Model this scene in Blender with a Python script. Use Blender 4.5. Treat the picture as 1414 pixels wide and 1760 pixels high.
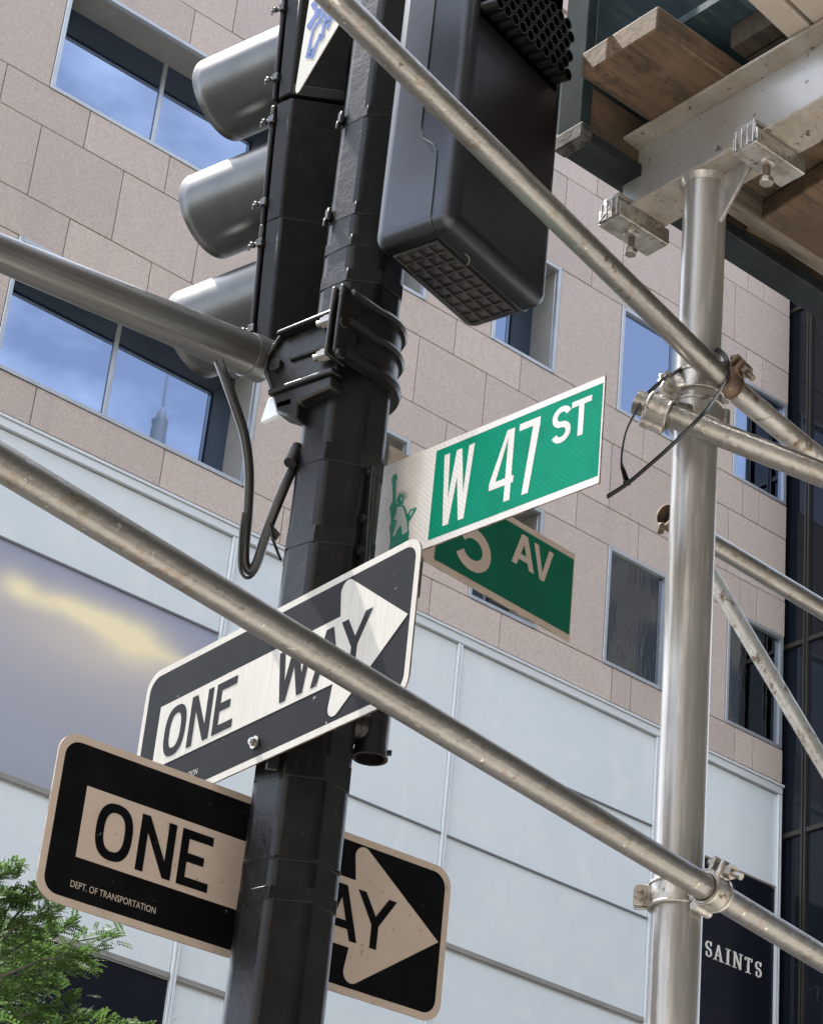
import bpy, bmesh, math, random
from mathutils import Vector, Matrix
R = math.radians
random.seed(7)
scene = bpy.context.scene
for o in list(bpy.data.objects):
    bpy.data.objects.remove(o, do_unlink=True)
COL = scene.collection

# ------------------------------------------------------------------ camera
PITCH, ROLL, YAW, FPX = R(29.136), R(5.886), R(38.153), 4190.0     # 77 mm lens, tilted up
EYE = Vector((0, 0, 1.6))
FWD = Vector((math.cos(PITCH)*math.sin(YAW), math.cos(PITCH)*math.cos(YAW), math.sin(PITCH)))
_r0 = Vector((math.cos(YAW), -math.sin(YAW), 0)); _u0 = _r0.cross(FWD)
RGT = _r0*math.cos(ROLL) + _u0*math.sin(ROLL)
UPV = _u0*math.cos(ROLL) - _r0*math.sin(ROLL)
cam_data = bpy.data.cameras.new('camera')
cam = bpy.data.objects.new('camera', cam_data); COL.objects.link(cam)
cam_data.sensor_fit = 'HORIZONTAL'; cam_data.sensor_width = 36.0
cam_data.lens = FPX/1414.0*36.0
cam_data.clip_start = 0.05; cam_data.clip_end = 3000
cam.matrix_world = Matrix(((RGT.x, UPV.x, -FWD.x, EYE.x), (RGT.y, UPV.y, -FWD.y, EYE.y), (RGT.z, UPV.z, -FWD.z, EYE.z), (0, 0, 0, 1)))
scene.camera = cam

# ------------------------------------------------------------------ sky and sun
SUN_AZ, SUN_EL = -14.0, 60.0        # azimuth from +Y towards +X
w = bpy.data.worlds.new('World'); scene.world = w; w.use_nodes = True
nt = w.node_tree; nt.nodes.clear()
def N(tree, typ, **kw):
    n = tree.nodes.new(typ)
    for k, v in kw.items():
        setattr(n, k, v)
    return n
out = N(nt, 'ShaderNodeOutputWorld'); bg = N(nt, 'ShaderNodeBackground')
sky = N(nt, 'ShaderNodeTexSky', sky_type='NISHITA'); sky.sun_disc = False
sky.sun_elevation = R(SUN_EL); sky.sun_rotation = R(SUN_AZ)
sky.air_density = 1.0; sky.dust_density = 0.6; sky.ozone_density = 1.6
tc = N(nt, 'ShaderNodeTexCoord'); mp = N(nt, 'ShaderNodeMapping'); mp.inputs['Scale'].default_value = (1.0, 1.0, 2.2)
cn = N(nt, 'ShaderNodeTexNoise'); cn.inputs['Scale'].default_value = 2.3; cn.inputs['Detail'].default_value = 7; cn.inputs['Roughness'].default_value = 0.58
cr = N(nt, 'ShaderNodeValToRGB'); cr.color_ramp.elements[0].position = 0.47; cr.color_ramp.elements[1].position = 0.72
mx = N(nt, 'ShaderNodeMix', data_type='RGBA')
mx.inputs['B'].default_value = (8.5, 8.9, 9.6, 1)
nt.links.new(tc.outputs['Generated'], mp.inputs['Vector']); nt.links.new(mp.outputs[0], cn.inputs['Vector'])
nt.links.new(cn.outputs['Fac'], cr.inputs['Fac']); nt.links.new(cr.outputs['Color'], mx.inputs['Factor'])
hsv = N(nt, 'ShaderNodeHueSaturation'); hsv.inputs['Saturation'].default_value = 0.5
nt.links.new(sky.outputs[0], hsv.inputs['Color']); nt.links.new(hsv.outputs[0], mx.inputs['A']); nt.links.new(mx.outputs['Result'], bg.inputs['Color'])
bg.inputs['Strength'].default_value = 0.15
nt.links.new(bg.outputs[0], out.inputs['Surface'])
S = Vector((math.sin(R(SUN_AZ))*math.cos(R(SUN_EL)), math.cos(R(SUN_AZ))*math.cos(R(SUN_EL)), math.sin(R(SUN_EL))))
sd = bpy.data.lights.new('sun', 'SUN'); sd.energy = 4.3; sd.angle = R(0.53); sd.color = (1.0, 0.95, 0.87)
sun = bpy.data.objects.new('sun', sd); COL.objects.link(sun); sun.location = S*60
sun.rotation_euler = S.to_track_quat('Z', 'Y').to_euler()
vs = scene.view_settings
vs.view_transform = 'Standard'; vs.look = 'None'; vs.gamma = 1.0; vs.use_curve_mapping = False; vs.exposure = 1.76
scene.render.engine = 'CYCLES'

# ------------------------------------------------------------------ helpers
def ray(x, y): return FWD + RGT*((x-707)/FPX) + UPV*((880-y)/FPX)
def at(x, y, z): return EYE + ray(x, y)*z
def on(x, y, p0, n):
    v = ray(x, y); return EYE + v*((Vector(p0)-EYE).dot(n)/v.dot(n))
def onX(x, y, X): return on(x, y, (X, 0, 0), Vector((1, 0, 0)))
def onY(x, y, Y): return on(x, y, (0, Y, 0), Vector((0, 1, 0)))
def onZ(x, y, Z): return on(x, y, (0, 0, Z), Vector((0, 0, 1)))
def hdir(deg): return Vector((math.cos(R(deg)), math.sin(R(deg)), 0))
ZUP = Vector((0, 0, 1))

class MB:
    def __init__(s): s.v = []; s.f = []
    def add(s, vs_, fs_):
        b = len(s.v); s.v += [Vector(p) for p in vs_]; s.f += [tuple(i+b for i in f) for f in fs_]; return s
    def box(s, c, size, ax=None):
        c = Vector(c); ax = ax or (Vector((1, 0, 0)), Vector((0, 1, 0)), ZUP); h = [q/2 for q in size]
        vv = [c + ax[0]*(h[0]*i) + ax[1]*(h[1]*j) + ax[2]*(h[2]*k) for i in (-1, 1) for j in (-1, 1) for k in (-1, 1)]
        return s.add(vv, [(0, 1, 3, 2), (4, 6, 7, 5), (0, 4, 5, 1), (2, 3, 7, 6), (0, 2, 6, 4), (1, 5, 7, 3)])
    def bb(s, x0, x1, y0, y1, z0, z1):
        return s.box(((x0+x1)/2, (y0+y1)/2, (z0+z1)/2), (x1-x0, y1-y0, z1-z0))
    def prism(s, poly, vec):
        n = len(poly); vec = Vector(vec); P = [Vector(p) for p in poly]
        fs = [tuple(range(n)), tuple(range(2*n-1, n-1, -1))] + [(i, (i+1) % n, n+(i+1) % n, n+i) for i in range(n)]
        return s.add(P + [p+vec for p in P], fs)
    def ring(s, outer, inner, vec):
        n = len(outer); vec = Vector(vec); A = [Vector(p) for p in outer]; B = [Vector(p) for p in inner]
        fs = []
        for i in range(n):
            j = (i+1) % n
            fs += [(i, j, n+j, n+i), (2*n+i, 3*n+i, 3*n+j, 2*n+j), (i, 2*n+i, 2*n+j, j), (n+i, n+j, 3*n+j, 3*n+i)]
        return s.add(A + B + [p+vec for p in A] + [p+vec for p in B], fs)
    def tube(s, pts, r, n=16, caps=True, ref=None, phase=0):
        P = [Vector(p) for p in pts]; m = len(P); rr = r if isinstance(r, (list, tuple)) else [r]*m
        T = [(P[min(i+1, m-1)]-P[max(i-1, 0)]).normalized() for i in range(m)]
        a = Vector(ref) if ref else (ZUP if abs(T[0].z) < .9 else Vector((1, 0, 0)))
        vv = []; fs = []
        for i in range(m):
            a = (a - T[i]*a.dot(T[i])).normalized(); b = T[i].cross(a)
            for k in range(n):
                t = 2*math.pi*k/n + phase
                vv.append(P[i] + (a*math.cos(t) + b*math.sin(t))*rr[i])
        for i in range(m-1):
            for k in range(n):
                fs.append((i*n+k, i*n+(k+1) % n, (i+1)*n+(k+1) % n, (i+1)*n+k))
        if caps: fs += [tuple(range(n-1, -1, -1)), tuple(range((m-1)*n, m*n))]
        return s.add(vv, fs)
    def sweep(s, pts, prof, closed=False, ref=None):
        """sweep a 2-D profile (list of (a,b)) along pts; ref gives the direction of a"""
        P = [Vector(p) for p in pts]; m = len(P); n = len(prof); vv = []; fs = []
        for i in range(m):
            if closed: T = (P[(i+1) % m]-P[i-1]).normalized()
            else: T = (P[min(i+1, m-1)]-P[max(i-1, 0)]).normalized()
            a = ref[i] if isinstance(ref, list) else Vector(ref)
            a = (a - T*a.dot(T)).normalized(); b = T.cross(a)
            vv += [P[i] + a*q[0] + b*q[1] for q in prof]
        mm = m if closed else m-1
        for i in range(mm):
            for k in range(n):
                fs.append((i*n+k, i*n+(k+1) % n, ((i+1) % m)*n+(k+1) % n, ((i+1) % m)*n+k))
        if not closed: fs += [tuple(range(n-1, -1, -1)), tuple(range((m-1)*n, m*n))]
        return s.add(vv, fs)
    def band(s, c, axis, r, wid, th, n=28, a0=0, a1=360, ref=None):
        axis = Vector(axis).normalized(); a = Vector(ref) if ref else (ZUP if abs(axis.z) < .9 else Vector((1, 0, 0)))
        a = (a - axis*a.dot(axis)).normalized(); b = axis.cross(a); full = abs(a1-a0) >= 359.9
        k = n if full else n+1
        dirs = [a*math.cos(R(a0+(a1-a0)*i/n)) + b*math.sin(R(a0+(a1-a0)*i/n)) for i in range(k)]
        pts = [Vector(c)+d_*r for d_ in dirs]
        prof = [(0, -wid/2), (th, -wid/2), (th, wid/2), (0, wid/2)]
        return s.sweep(pts, prof, closed=full, ref=dirs)
    def lathe(s, c, axis, prof, n=24):
        axis = Vector(axis).normalized(); a = ZUP if abs(axis.z) < .9 else Vector((1, 0, 0)); a = (a-axis*a.dot(axis)).normalized(); b = axis.cross(a)
        vv = [Vector(c)+axis*h+(a*math.cos(2*math.pi*k/n)+b*math.sin(2*math.pi*k/n))*r_ for r_, h in prof for k in range(n)]
        return s.add(vv, [(i*n+k, i*n+(k+1) % n, (i+1)*n+(k+1) % n, (i+1)*n+k) for i in range(len(prof)-1) for k in range(n)])
    def hexbolt(s, p, axis, r, h, n=6):
        axis = Vector(axis).normalized(); return s.tube([p, Vector(p)+axis*h], r, n=n)
    def sphere(s, c, r, n=12, m=8, sc=(1, 1, 1)):
        c = Vector(c); vv = []; fs = []
        for i in range(m+1):
            t = math.pi*i/m
            for k in range(n):
                p = 2*math.pi*k/n
                vv.append(c + Vector((math.sin(t)*math.cos(p)*r*sc[0], math.sin(t)*math.sin(p)*r*sc[1], math.cos(t)*r*sc[2])))
        for i in range(m):
            for k in range(n): fs.append((i*n+k, (i+1)*n+k, (i+1)*n+(k+1) % n, i*n+(k+1) % n))
        return s.add(vv, fs)
    def build(s, name, mat, parent=None, smooth=True, bevel=0, seg=2, ang=32, kind=None, fix=True):
        me = bpy.data.meshes.new(name); me.from_pydata([tuple(p) for p in s.v], [], s.f)
        if fix:
            bm = bmesh.new(); bm.from_mesh(me); bmesh.ops.remove_doubles(bm, verts=bm.verts, dist=1e-6)
            bmesh.ops.recalc_face_normals(bm, faces=bm.faces); bm.to_mesh(me); bm.free()
        if smooth:
            me.shade_smooth()
            me.set_sharp_from_angle(angle=R(ang))
        me.materials.append(mat)
        o = bpy.data.objects.new(name, me); COL.objects.link(o)
        if parent is not None:
            o.parent = parent; o.matrix_parent_inverse = Matrix.Translation(-root_loc(parent))
        if bevel:
            b = o.modifiers.new('edge', 'BEVEL'); b.width = bevel; b.segments = seg; b.limit_method = 'ANGLE'; b.angle_limit = R(40)
            if smooth: b.harden_normals = False
        if kind: o['kind'] = kind
        return o
_roots = {}
def root_loc(o): return _roots.get(o.name, Vector((0, 0, 0)))
def tag(o, label, cat, group=None):
    o['label'] = label; o['category'] = cat
    if group: o['group'] = group
    return o
def thing(name, label, cat, loc, group=None):
    o = bpy.data.objects.new(name, None); o.empty_display_size = .1; COL.objects.link(o); o.location = Vector(loc)
    _roots[o.name] = Vector(loc); return tag(o, label, cat, group)
def struct(name, mb, mat, **kw):
    o = mb.build(name, mat, **kw); o['kind'] = 'structure'; return o

# ------------------------------------------------------------------ materials
def col(c): return (c[0], c[1], c[2], 1)
def material(name, base, rough=.5, metal=0, spec=.5, var=None, spots=None, bump=None, bump2=None, rvar=None, coat=0, objrand=0, space='Object', stretch=(1, 1, 1), streak=None):
    m = bpy.data.materials.new(name); m.use_nodes = True; t = m.node_tree; b = t.nodes['Principled BSDF']
    b.inputs['Roughness'].default_value = rough; b.inputs['Metallic'].default_value = metal
    b.inputs['Specular IOR Level'].default_value = spec
    b.inputs['Coat Weight'].default_value = coat; b.inputs['Coat Roughness'].default_value = .08
    cdn = N(t, 'ShaderNodeTexCoord'); mpp = N(t, 'ShaderNodeMapping'); mpp.inputs['Scale'].default_value = stretch
    t.links.new(cdn.outputs[space], mpp.inputs['Vector']); vec = mpp.outputs[0]
    def noise(sc, det=4, ro=.55, v=None):
        n = N(t, 'ShaderNodeTexNoise'); n.inputs['Scale'].default_value = sc; n.inputs['Detail'].default_value = det; n.inputs['Roughness'].default_value = ro
        t.links.new(v or vec, n.inputs['Vector']); return n.outputs['Fac']
    def ramp(f, a, bb_):
        r_ = N(t, 'ShaderNodeValToRGB'); r_.color_ramp.elements[0].position = a; r_.color_ramp.elements[1].position = bb_
        t.links.new(f, r_.inputs['Fac']); return r_.outputs['Color']
    def mix(f, a, bcol):
        n = N(t, 'ShaderNodeMix', data_type='RGBA'); t.links.new(f, n.inputs['Factor'])
        if isinstance(a, tuple): n.inputs['A'].default_value = a
        else: t.links.new(a, n.inputs['A'])
        n.inputs['B'].default_value = bcol; return n.outputs['Result']
    c = col(base)
    if var:
        for (sc, c2, lo, hi) in var: c = mix(ramp(noise(sc), lo, hi), c, col(c2))
    if streak:
        sc3, c2, lo, hi, st = streak
        mp3 = N(t, 'ShaderNodeMapping'); mp3.inputs['Scale'].default_value = st; t.links.new(cdn.outputs[space], mp3.inputs['Vector'])
        c = mix(ramp(noise(sc3, 5, .6, mp3.outputs[0]), lo, hi), c, col(c2))
    if spots:
        for (sc, c2, lo, hi) in spots: c = mix(ramp(noise(sc, 6, .65), lo, hi), c, col(c2))
    if objrand:
        oi = N(t, 'ShaderNodeObjectInfo'); mr = N(t, 'ShaderNodeMapRange'); mr.inputs['To Min'].default_value = 1-objrand; mr.inputs['To Max'].default_value = 1+objrand
        t.links.new(oi.outputs['Random'], mr.inputs['Value']); hs = N(t, 'ShaderNodeHueSaturation'); t.links.new(mr.outputs[0], hs.inputs['Value'])
        if isinstance(c, tuple): hs.inputs['Color'].default_value = c
        else: t.links.new(c, hs.inputs['Color'])
        c = hs.outputs['Color']
    if isinstance(c, tuple): b.inputs['Base Color'].default_value = c
    else: t.links.new(c, b.inputs['Base Color'])
    if rvar:
        mr = N(t, 'ShaderNodeMapRange'); mr.inputs['To Min'].default_value = rvar[1]; mr.inputs['To Max'].default_value = rvar[2]
        t.links.new(noise(rvar[0]), mr.inputs['Value']); t.links.new(mr.outputs[0], b.inputs['Roughness'])
    prev = None
    for bp in (bump, bump2):
        if bp:
            bn = N(t, 'ShaderNodeBump'); bn.inputs['Strength'].default_value = bp[1]; bn.inputs['Distance'].default_value = bp[2]
            t.links.new(noise(bp[0], 5, .6), bn.inputs['Height'])
            if prev: t.links.new(prev, bn.inputs['Normal'])
            prev = bn.outputs[0]
    if prev: t.links.new(prev, b.inputs['Normal'])
    return m
M = {}
M['granite'] = material('granite', (.555, .465, .408), .62, var=[(14, (.525, .438, .383), .42, .62), (.35, (.515, .436, .386), .45, .65)], spots=[(26, (.435, .375, .34), .50, .68), (40, (.39, .335, .305), .57, .68), (31, (.62, .55, .51), .54, .70)], bump=(60, .12, .004), objrand=.07, streak=(1.2, (.46, .405, .37), .58, .75, (3, 3, .25)))
M['joint'] = material('joint_mortar', (.17, .145, .128), .9)
M['alu'] = material('aluminium_frame', (.46, .49, .52), .38, .55, var=[(3, (.40, .43, .46), .4, .7)])
M['reveal'] = material('reveal_metal', (.30, .30, .285), .6, 0, spec=.2, var=[(2, (.25, .25, .235), .4, .7)])
M['glass'] = material('window_glass', (.205, .262, .38), .012, 1.0, bump=(.5, .02, .02), objrand=.03)  # blue tint puts the mirrored sky's blue into the glass
M['glass_dim'] = material('dim_reflection_glass', (.19, .21, .23), .015, 1.0, bump=(1.0, .10, .03), objrand=.04, stretch=(2.6, 1, .45))  # darker copy of the window glass, dim reflections put into its colour
M['dark_glass'] = material('dark_curtain_glass', (.010, .013, .020), .06, 0, spec=.35, bump=(.5, .08, .03), objrand=.3)
M['dark_mull'] = material('dark_mullion', (.06, .055, .05), .4, .4)
M['white_glass'] = material('white_painted_glass', (.755, .83, .87), .12, 0, spec=.6, coat=.5, var=[(.45, (.70, .785, .835), .35, .7), (2.2, (.79, .85, .88), .5, .75)], streak=(1.6, (.80, .855, .88), .56, .74, (1, 1, .18)), bump=(.9, .05, .02), objrand=.02)
M['frame_white'] = material('pale_frame', (.72, .77, .81), .3, .15)
M['frame_gap'] = material('frame_gasket', (.15, .165, .185), .6)
M['navy'] = material('navy_panel', (.007, .0095, .017), .25, spec=.2, var=[(1.5, (.010, .012, .02), .4, .7)])
M['letter_white'] = material('letter_white', (.78, .78, .75), .45)
M['asphalt'] = material('asphalt', (.05, .05, .052), .9, var=[(2, (.07, .07, .07), .4, .7)], bump=(60, .4, .01))
M['concrete'] = material('sidewalk_concrete', (.48, .45, .41), .85, var=[(1.5, (.36, .345, .32), .4, .7)], spots=[(30, (.30, .29, .27), .55, .75)], bump=(40, .2, .004))
M['paint_line'] = material('road_paint', (.75, .75, .72), .7)
M['brick_far'] = material('opposite_stone', (.055, .047, .04), .8, var=[(.6, (.04, .034, .028), .4, .7)])
M['limestone'] = material('pale_limestone', (.52, .47, .40), .8, var=[(.6, (.46, .41, .345), .4, .7)])
M['dark_tower'] = material('dark_tower_stone', (.045, .042, .04), .7, var=[(.35, (.075, .07, .065), .42, .6)])
M['far_window'] = material('opposite_window', (.02, .022, .028), .15)
M['spire'] = material('spire_metal', (.17, .175, .19), .7, 0)
M['pole'] = material('black_pole_paint', (.004, .0039, .0038), .2, spec=.28, var=[(18, (.008, .0078, .0075), .45, .7)], spots=[(70, (.05, .047, .043), .685, .72), (150, (.08, .075, .07), .70, .73)], streak=(16, (.009, .0088, .0086), .55, .7, (6, 6, .5)), bump=(24, .20, .006), bump2=(120, .22, .002), rvar=(30, .22, .42))
M['black_cast'] = material('black_cast_iron', (.006, .0058, .0055), .26, spec=.34, var=[(30, (.012, .011, .010), .45, .7)], bump=(55, .3, .004), rvar=(40, .22, .45))
M['signal_black'] = material('signal_black', (.0035, .0034, .0033), .4, spec=.16, var=[(25, (.008, .0077, .0075), .45, .7)], bump=(60, .15, .003))
M['visor'] = material('silver_visor', (.105, .106, .106), .26, .9, var=[(10, (.088, .088, .086), .4, .7)], bump=(35, .05, .003), rvar=(14, .24, .38))
M['arm'] = material('silver_arm', (.23, .225, .215), .3, .85, var=[(8, (.19, .185, .175), .4, .7)], spots=[(60, (.25, .24, .22), .66, .74)], bump=(45, .10, .003))
M['ped_side'] = material('signal_grey_case', (.055, .058, .066), .36, 1.0, var=[(7, (.048, .05, .055), .4, .7)], bump=(220, .06, .001))
M['ped_dark'] = material('signal_dark_case', (.010, .0094, .0088), .42, .1, var=[(9, (.030, .028, .026), .4, .7)], bump=(200, .06, .001))
M['louver'] = material('black_louver', (.003, .003, .003), .3, spec=.5)
M['void'] = material('dark_void', (.001, .001, .001), .9, spec=0)
M['pipe'] = material('scaffold_pipe', (.295, .282, .262), .33, .85, var=[(6, (.245, .232, .212), .35, .65)], spots=[(32, (.24, .20, .16), .575, .64), (46, (.13, .085, .05), .64, .68), (110, (.10, .075, .05), .65, .70), (60, (.62, .58, .52), .64, .69)], bump=(34, .35, .006), bump2=(130, .2, .002), rvar=(22, .24, .42))
M['pipe_rusty'] = material('rusty_scaffold_pipe', (.42, .40, .37), .42, .7, var=[(9, (.33, .30, .26), .4, .65)], spots=[(26, (.15, .105, .07), .56, .64), (70, (.07, .05, .035), .62, .68)], bump=(24, .45, .008), bump2=(90, .3, .003))
M['post'] = material('scaffold_post_steel', (.31, .297, .28), .28, .5, var=[(5, (.27, .257, .24), .4, .65)], spots=[(60, (.30, .27, .24), .68, .73)], bump=(50, .10, .003), streak=(9, (.44, .42, .39), .5, .7, (8, 8, .6)))
M['beam'] = material('galvanised_beam', (.43, .435, .44), .42, .6, var=[(6, (.38, .365, .34), .4, .65)], spots=[(34, (.13, .085, .055), .635, .675), (80, (.10, .065, .04), .65, .69)], bump=(50, .15, .003))
M['beam_flange'] = material('scuffed_flange', (.34, .315, .28), .5, .4, var=[(12, (.25, .225, .19), .4, .65)], spots=[(20, (.30, .26, .21), .5, .62), (42, (.10, .07, .045), .62, .665), (90, (.08, .06, .04), .63, .68)], bump=(48, .5, .005))
M['clamp'] = material('galvanised_clamp', (.46, .44, .41), .36, .8, var=[(30, (.30, .27, .235), .45, .65)], spots=[(55, (.13, .09, .06), .58, .66)], bump=(60, .45, .004))
M['rust'] = material('rusty_coupler', (.17, .115, .075), .6, .45, var=[(28, (.085, .055, .035), .4, .65)], spots=[(40, (.30, .25, .2), .62, .7)], bump=(50, .4, .004))
M['bolt'] = material('steel_bolt', (.33, .315, .285), .35, .85, var=[(60, (.30, .26, .21), .45, .65)])
M['bolt_dark'] = material('dark_bolt', (.15, .12, .095), .5, .6, var=[(60, (.08, .06, .045), .45, .65)])
M['wood'] = material('weathered_plank', (.060, .039, .022), .8, var=[(3, (.115, .072, .040), .4, .65)], streak=(6, (.05, .033, .020), .45, .62, (.8, 9, 9)), spots=[(14, (.035, .024, .015), .54, .66), (9, (.14, .098, .058), .56, .75), (50, (.015, .011, .008), .62, .67)], bump=(30, .4, .004), objrand=.16)
M['wood_grey'] = material('grey_plank', (.15, .125, .10), .8, var=[(4, (.11, .09, .07), .4, .65)], streak=(6, (.05, .04, .03), .48, .66, (.8, 9, 9)), bump=(30, .3, .004), objrand=.12)
M['wood_dark'] = material('shade_dark_timber', (.040, .030, .022), .85, streak=(6, (.02, .015, .011), .45, .62, (.8, 9, 9)), bump=(30, .4, .004))  # cleat timber darkened to carry the deep shade under the deck
M['wood_pale'] = material('pale_joist', (.33, .285, .235), .75, var=[(6, (.36, .31, .255), .4, .65)], spots=[(40, (.22, .18, .14), .64, .72)], bump=(40, .2, .003))
M['green_ply'] = material('blue_green_plywood', (.034, .060, .072), .7, spec=.15, var=[(5, (.024, .044, .055), .4, .65)], streak=(5, (.075, .10, .11), .52, .70, (1.2, 8, 8)), bump=(20, .2, .004))
M['green_trim'] = material('dark_green_trim', (.009, .013, .0145), .5, spec=.25, var=[(8, (.018, .026, .029), .4, .65)], bump=(30, .3, .004))
M['wing'] = material('dark_zinc', (.10, .10, .10), .35, .8, var=[(60, (.04, .038, .035), .45, .65)])
M['shoe'] = material('crumpled_flashing', (.10, .098, .092), .75, .2, spec=.1, var=[(40, (.04, .038, .035), .42, .6)], bump=(70, .3, .005))
M['green_matt'] = material('matt_green_paint', (.020, .030, .033), .85, spec=.04, var=[(12, (.03, .042, .046), .45, .65)])
M['tie'] = material('black_nylon', (.004, .004, .004), .4, spec=.25)
M['cable'] = material('black_cable', (.007, .0066, .006), .34, var=[(14, (.022, .018, .014), .55, .72)], bump=(40, .15, .003))
M['sign_white'] = material('sign_white', (.375, .36, .33), .5, spec=.2, var=[(9, (.345, .33, .30), .45, .7)], spots=[(45, (.22, .18, .14), .69, .75)], streak=(11, (.325, .31, .28), .46, .66, (14, 14, .6)), bump=(3, .12, .02))  # streaks paint in the marks grazing sun leaves on the plate
M['sign_black'] = material('sign_black', (.0035, .0035, .004), .48, spec=.06, var=[(14, (.006, .006, .007), .45, .7)], spots=[(48, (.30, .28, .25), .70, .72), (120, (.2, .19, .18), .71, .73)])
M['sign_edge'] = material('sign_edge_metal', (.30, .25, .20), .5, .5, var=[(40, (.12, .09, .06), .45, .6)])
M['tan_sheet'] = material('shaded_sheeting', (.43, .36, .305), .5, spec=.2, var=[(10, (.39, .325, .27), .45, .7)], spots=[(40, (.22, .165, .12), .64, .72), (95, (.16, .11, .07), .66, .70)])  # sign white turned tan for shade; the spots are dirt and rust
M['print_blue'] = material('blue_print', (.035, .085, .27), .5, spec=.1, var=[(40, (.05, .10, .29), .4, .6)])
M['pennant_white'] = material('pennant_white', (.36, .355, .335), .5, spec=.2)
M['bark'] = material('bark', (.10, .085, .07), .9, bump=(20, .5, .02))

def beads(m, base, dot, sc):
    """retro-reflective prismatic sheeting: regular pale dots plus faint diagonal lines"""
    t = m.node_tree; b = t.nodes['Principled BSDF']
    cdn = N(t, 'ShaderNodeTexCoord'); mp_ = N(t, 'ShaderNodeMapping'); mp_.inputs['Rotation'].default_value = (R(45), 0, 0)
    mp_.inputs['Scale'].default_value = (0, sc, sc)
    t.links.new(cdn.outputs['Object'], mp_.inputs['Vector'])
    v = N(t, 'ShaderNodeTexVoronoi', feature='F1'); v.inputs['Scale'].default_value = 1.0; v.inputs['Randomness'].default_value = .10
    t.links.new(mp_.outputs[0], v.inputs['Vector'])
    rp = N(t, 'ShaderNodeValToRGB'); rp.color_ramp.elements[0].position = .18; rp.color_ramp.elements[0].color = col(dot); rp.color_ramp.elements[1].position = .42; rp.color_ramp.elements[1].color = col(base)
    t.links.new(v.outputs['Distance'], rp.inputs['Fac'])
    nz = N(t, 'ShaderNodeTexNoise'); nz.inputs['Scale'].default_value = 14; t.links.new(cdn.outputs['Object'], nz.inputs['Vector'])
    r2 = N(t, 'ShaderNodeValToRGB'); r2.color_ramp.elements[0].position = .5; r2.color_ramp.elements[1].position = .8
    t.links.new(nz.outputs['Fac'], r2.inputs['Fac'])
    mxx = N(t, 'ShaderNodeMix', data_type='RGBA'); t.links.new(r2.outputs['Color'], mxx.inputs['Factor']); t.links.new(rp.outputs['Color'], mxx.inputs['A']); mxx.inputs['B'].default_value = col([q*.82 for q in base])
    t.links.new(mxx.outputs['Result'], b.inputs['Base Color'])
    return m
M['sheet_white'] = beads(material('white_sheeting', (.6, .57, .54), .5, spec=.3), (.74, .715, .69), (.86, .845, .82), 115)
M['sheet_letter'] = beads(material('letter_sheeting', (.6, .57, .54), .5, spec=.3), (.72, .69, .66), (.84, .82, .79), 115)
M['sheet_green'] = beads(material('green_sheeting', (.01, .25, .17), .5, spec=.1), (.002, .225, .135), (.004, .27, .165), 115)
M['sheet_green_shade'] = material('shaded_green_sheeting', (.002, .10, .058), .5, spec=.12, var=[(9, (.002, .085, .05), .4, .65)], spots=[(50, (.2, .24, .2), .74, .79)])  # darker copy of the plate green, shade mixed into the colour
M['statue_green'] = material('emblem_green', (.010, .245, .165), .4, var=[(60, (.02, .30, .21), .5, .6)])
M['statue_pale'] = material('emblem_pale', (.40, .50, .48), .45, var=[(50, (.56, .56, .56), .4, .6)])

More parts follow.
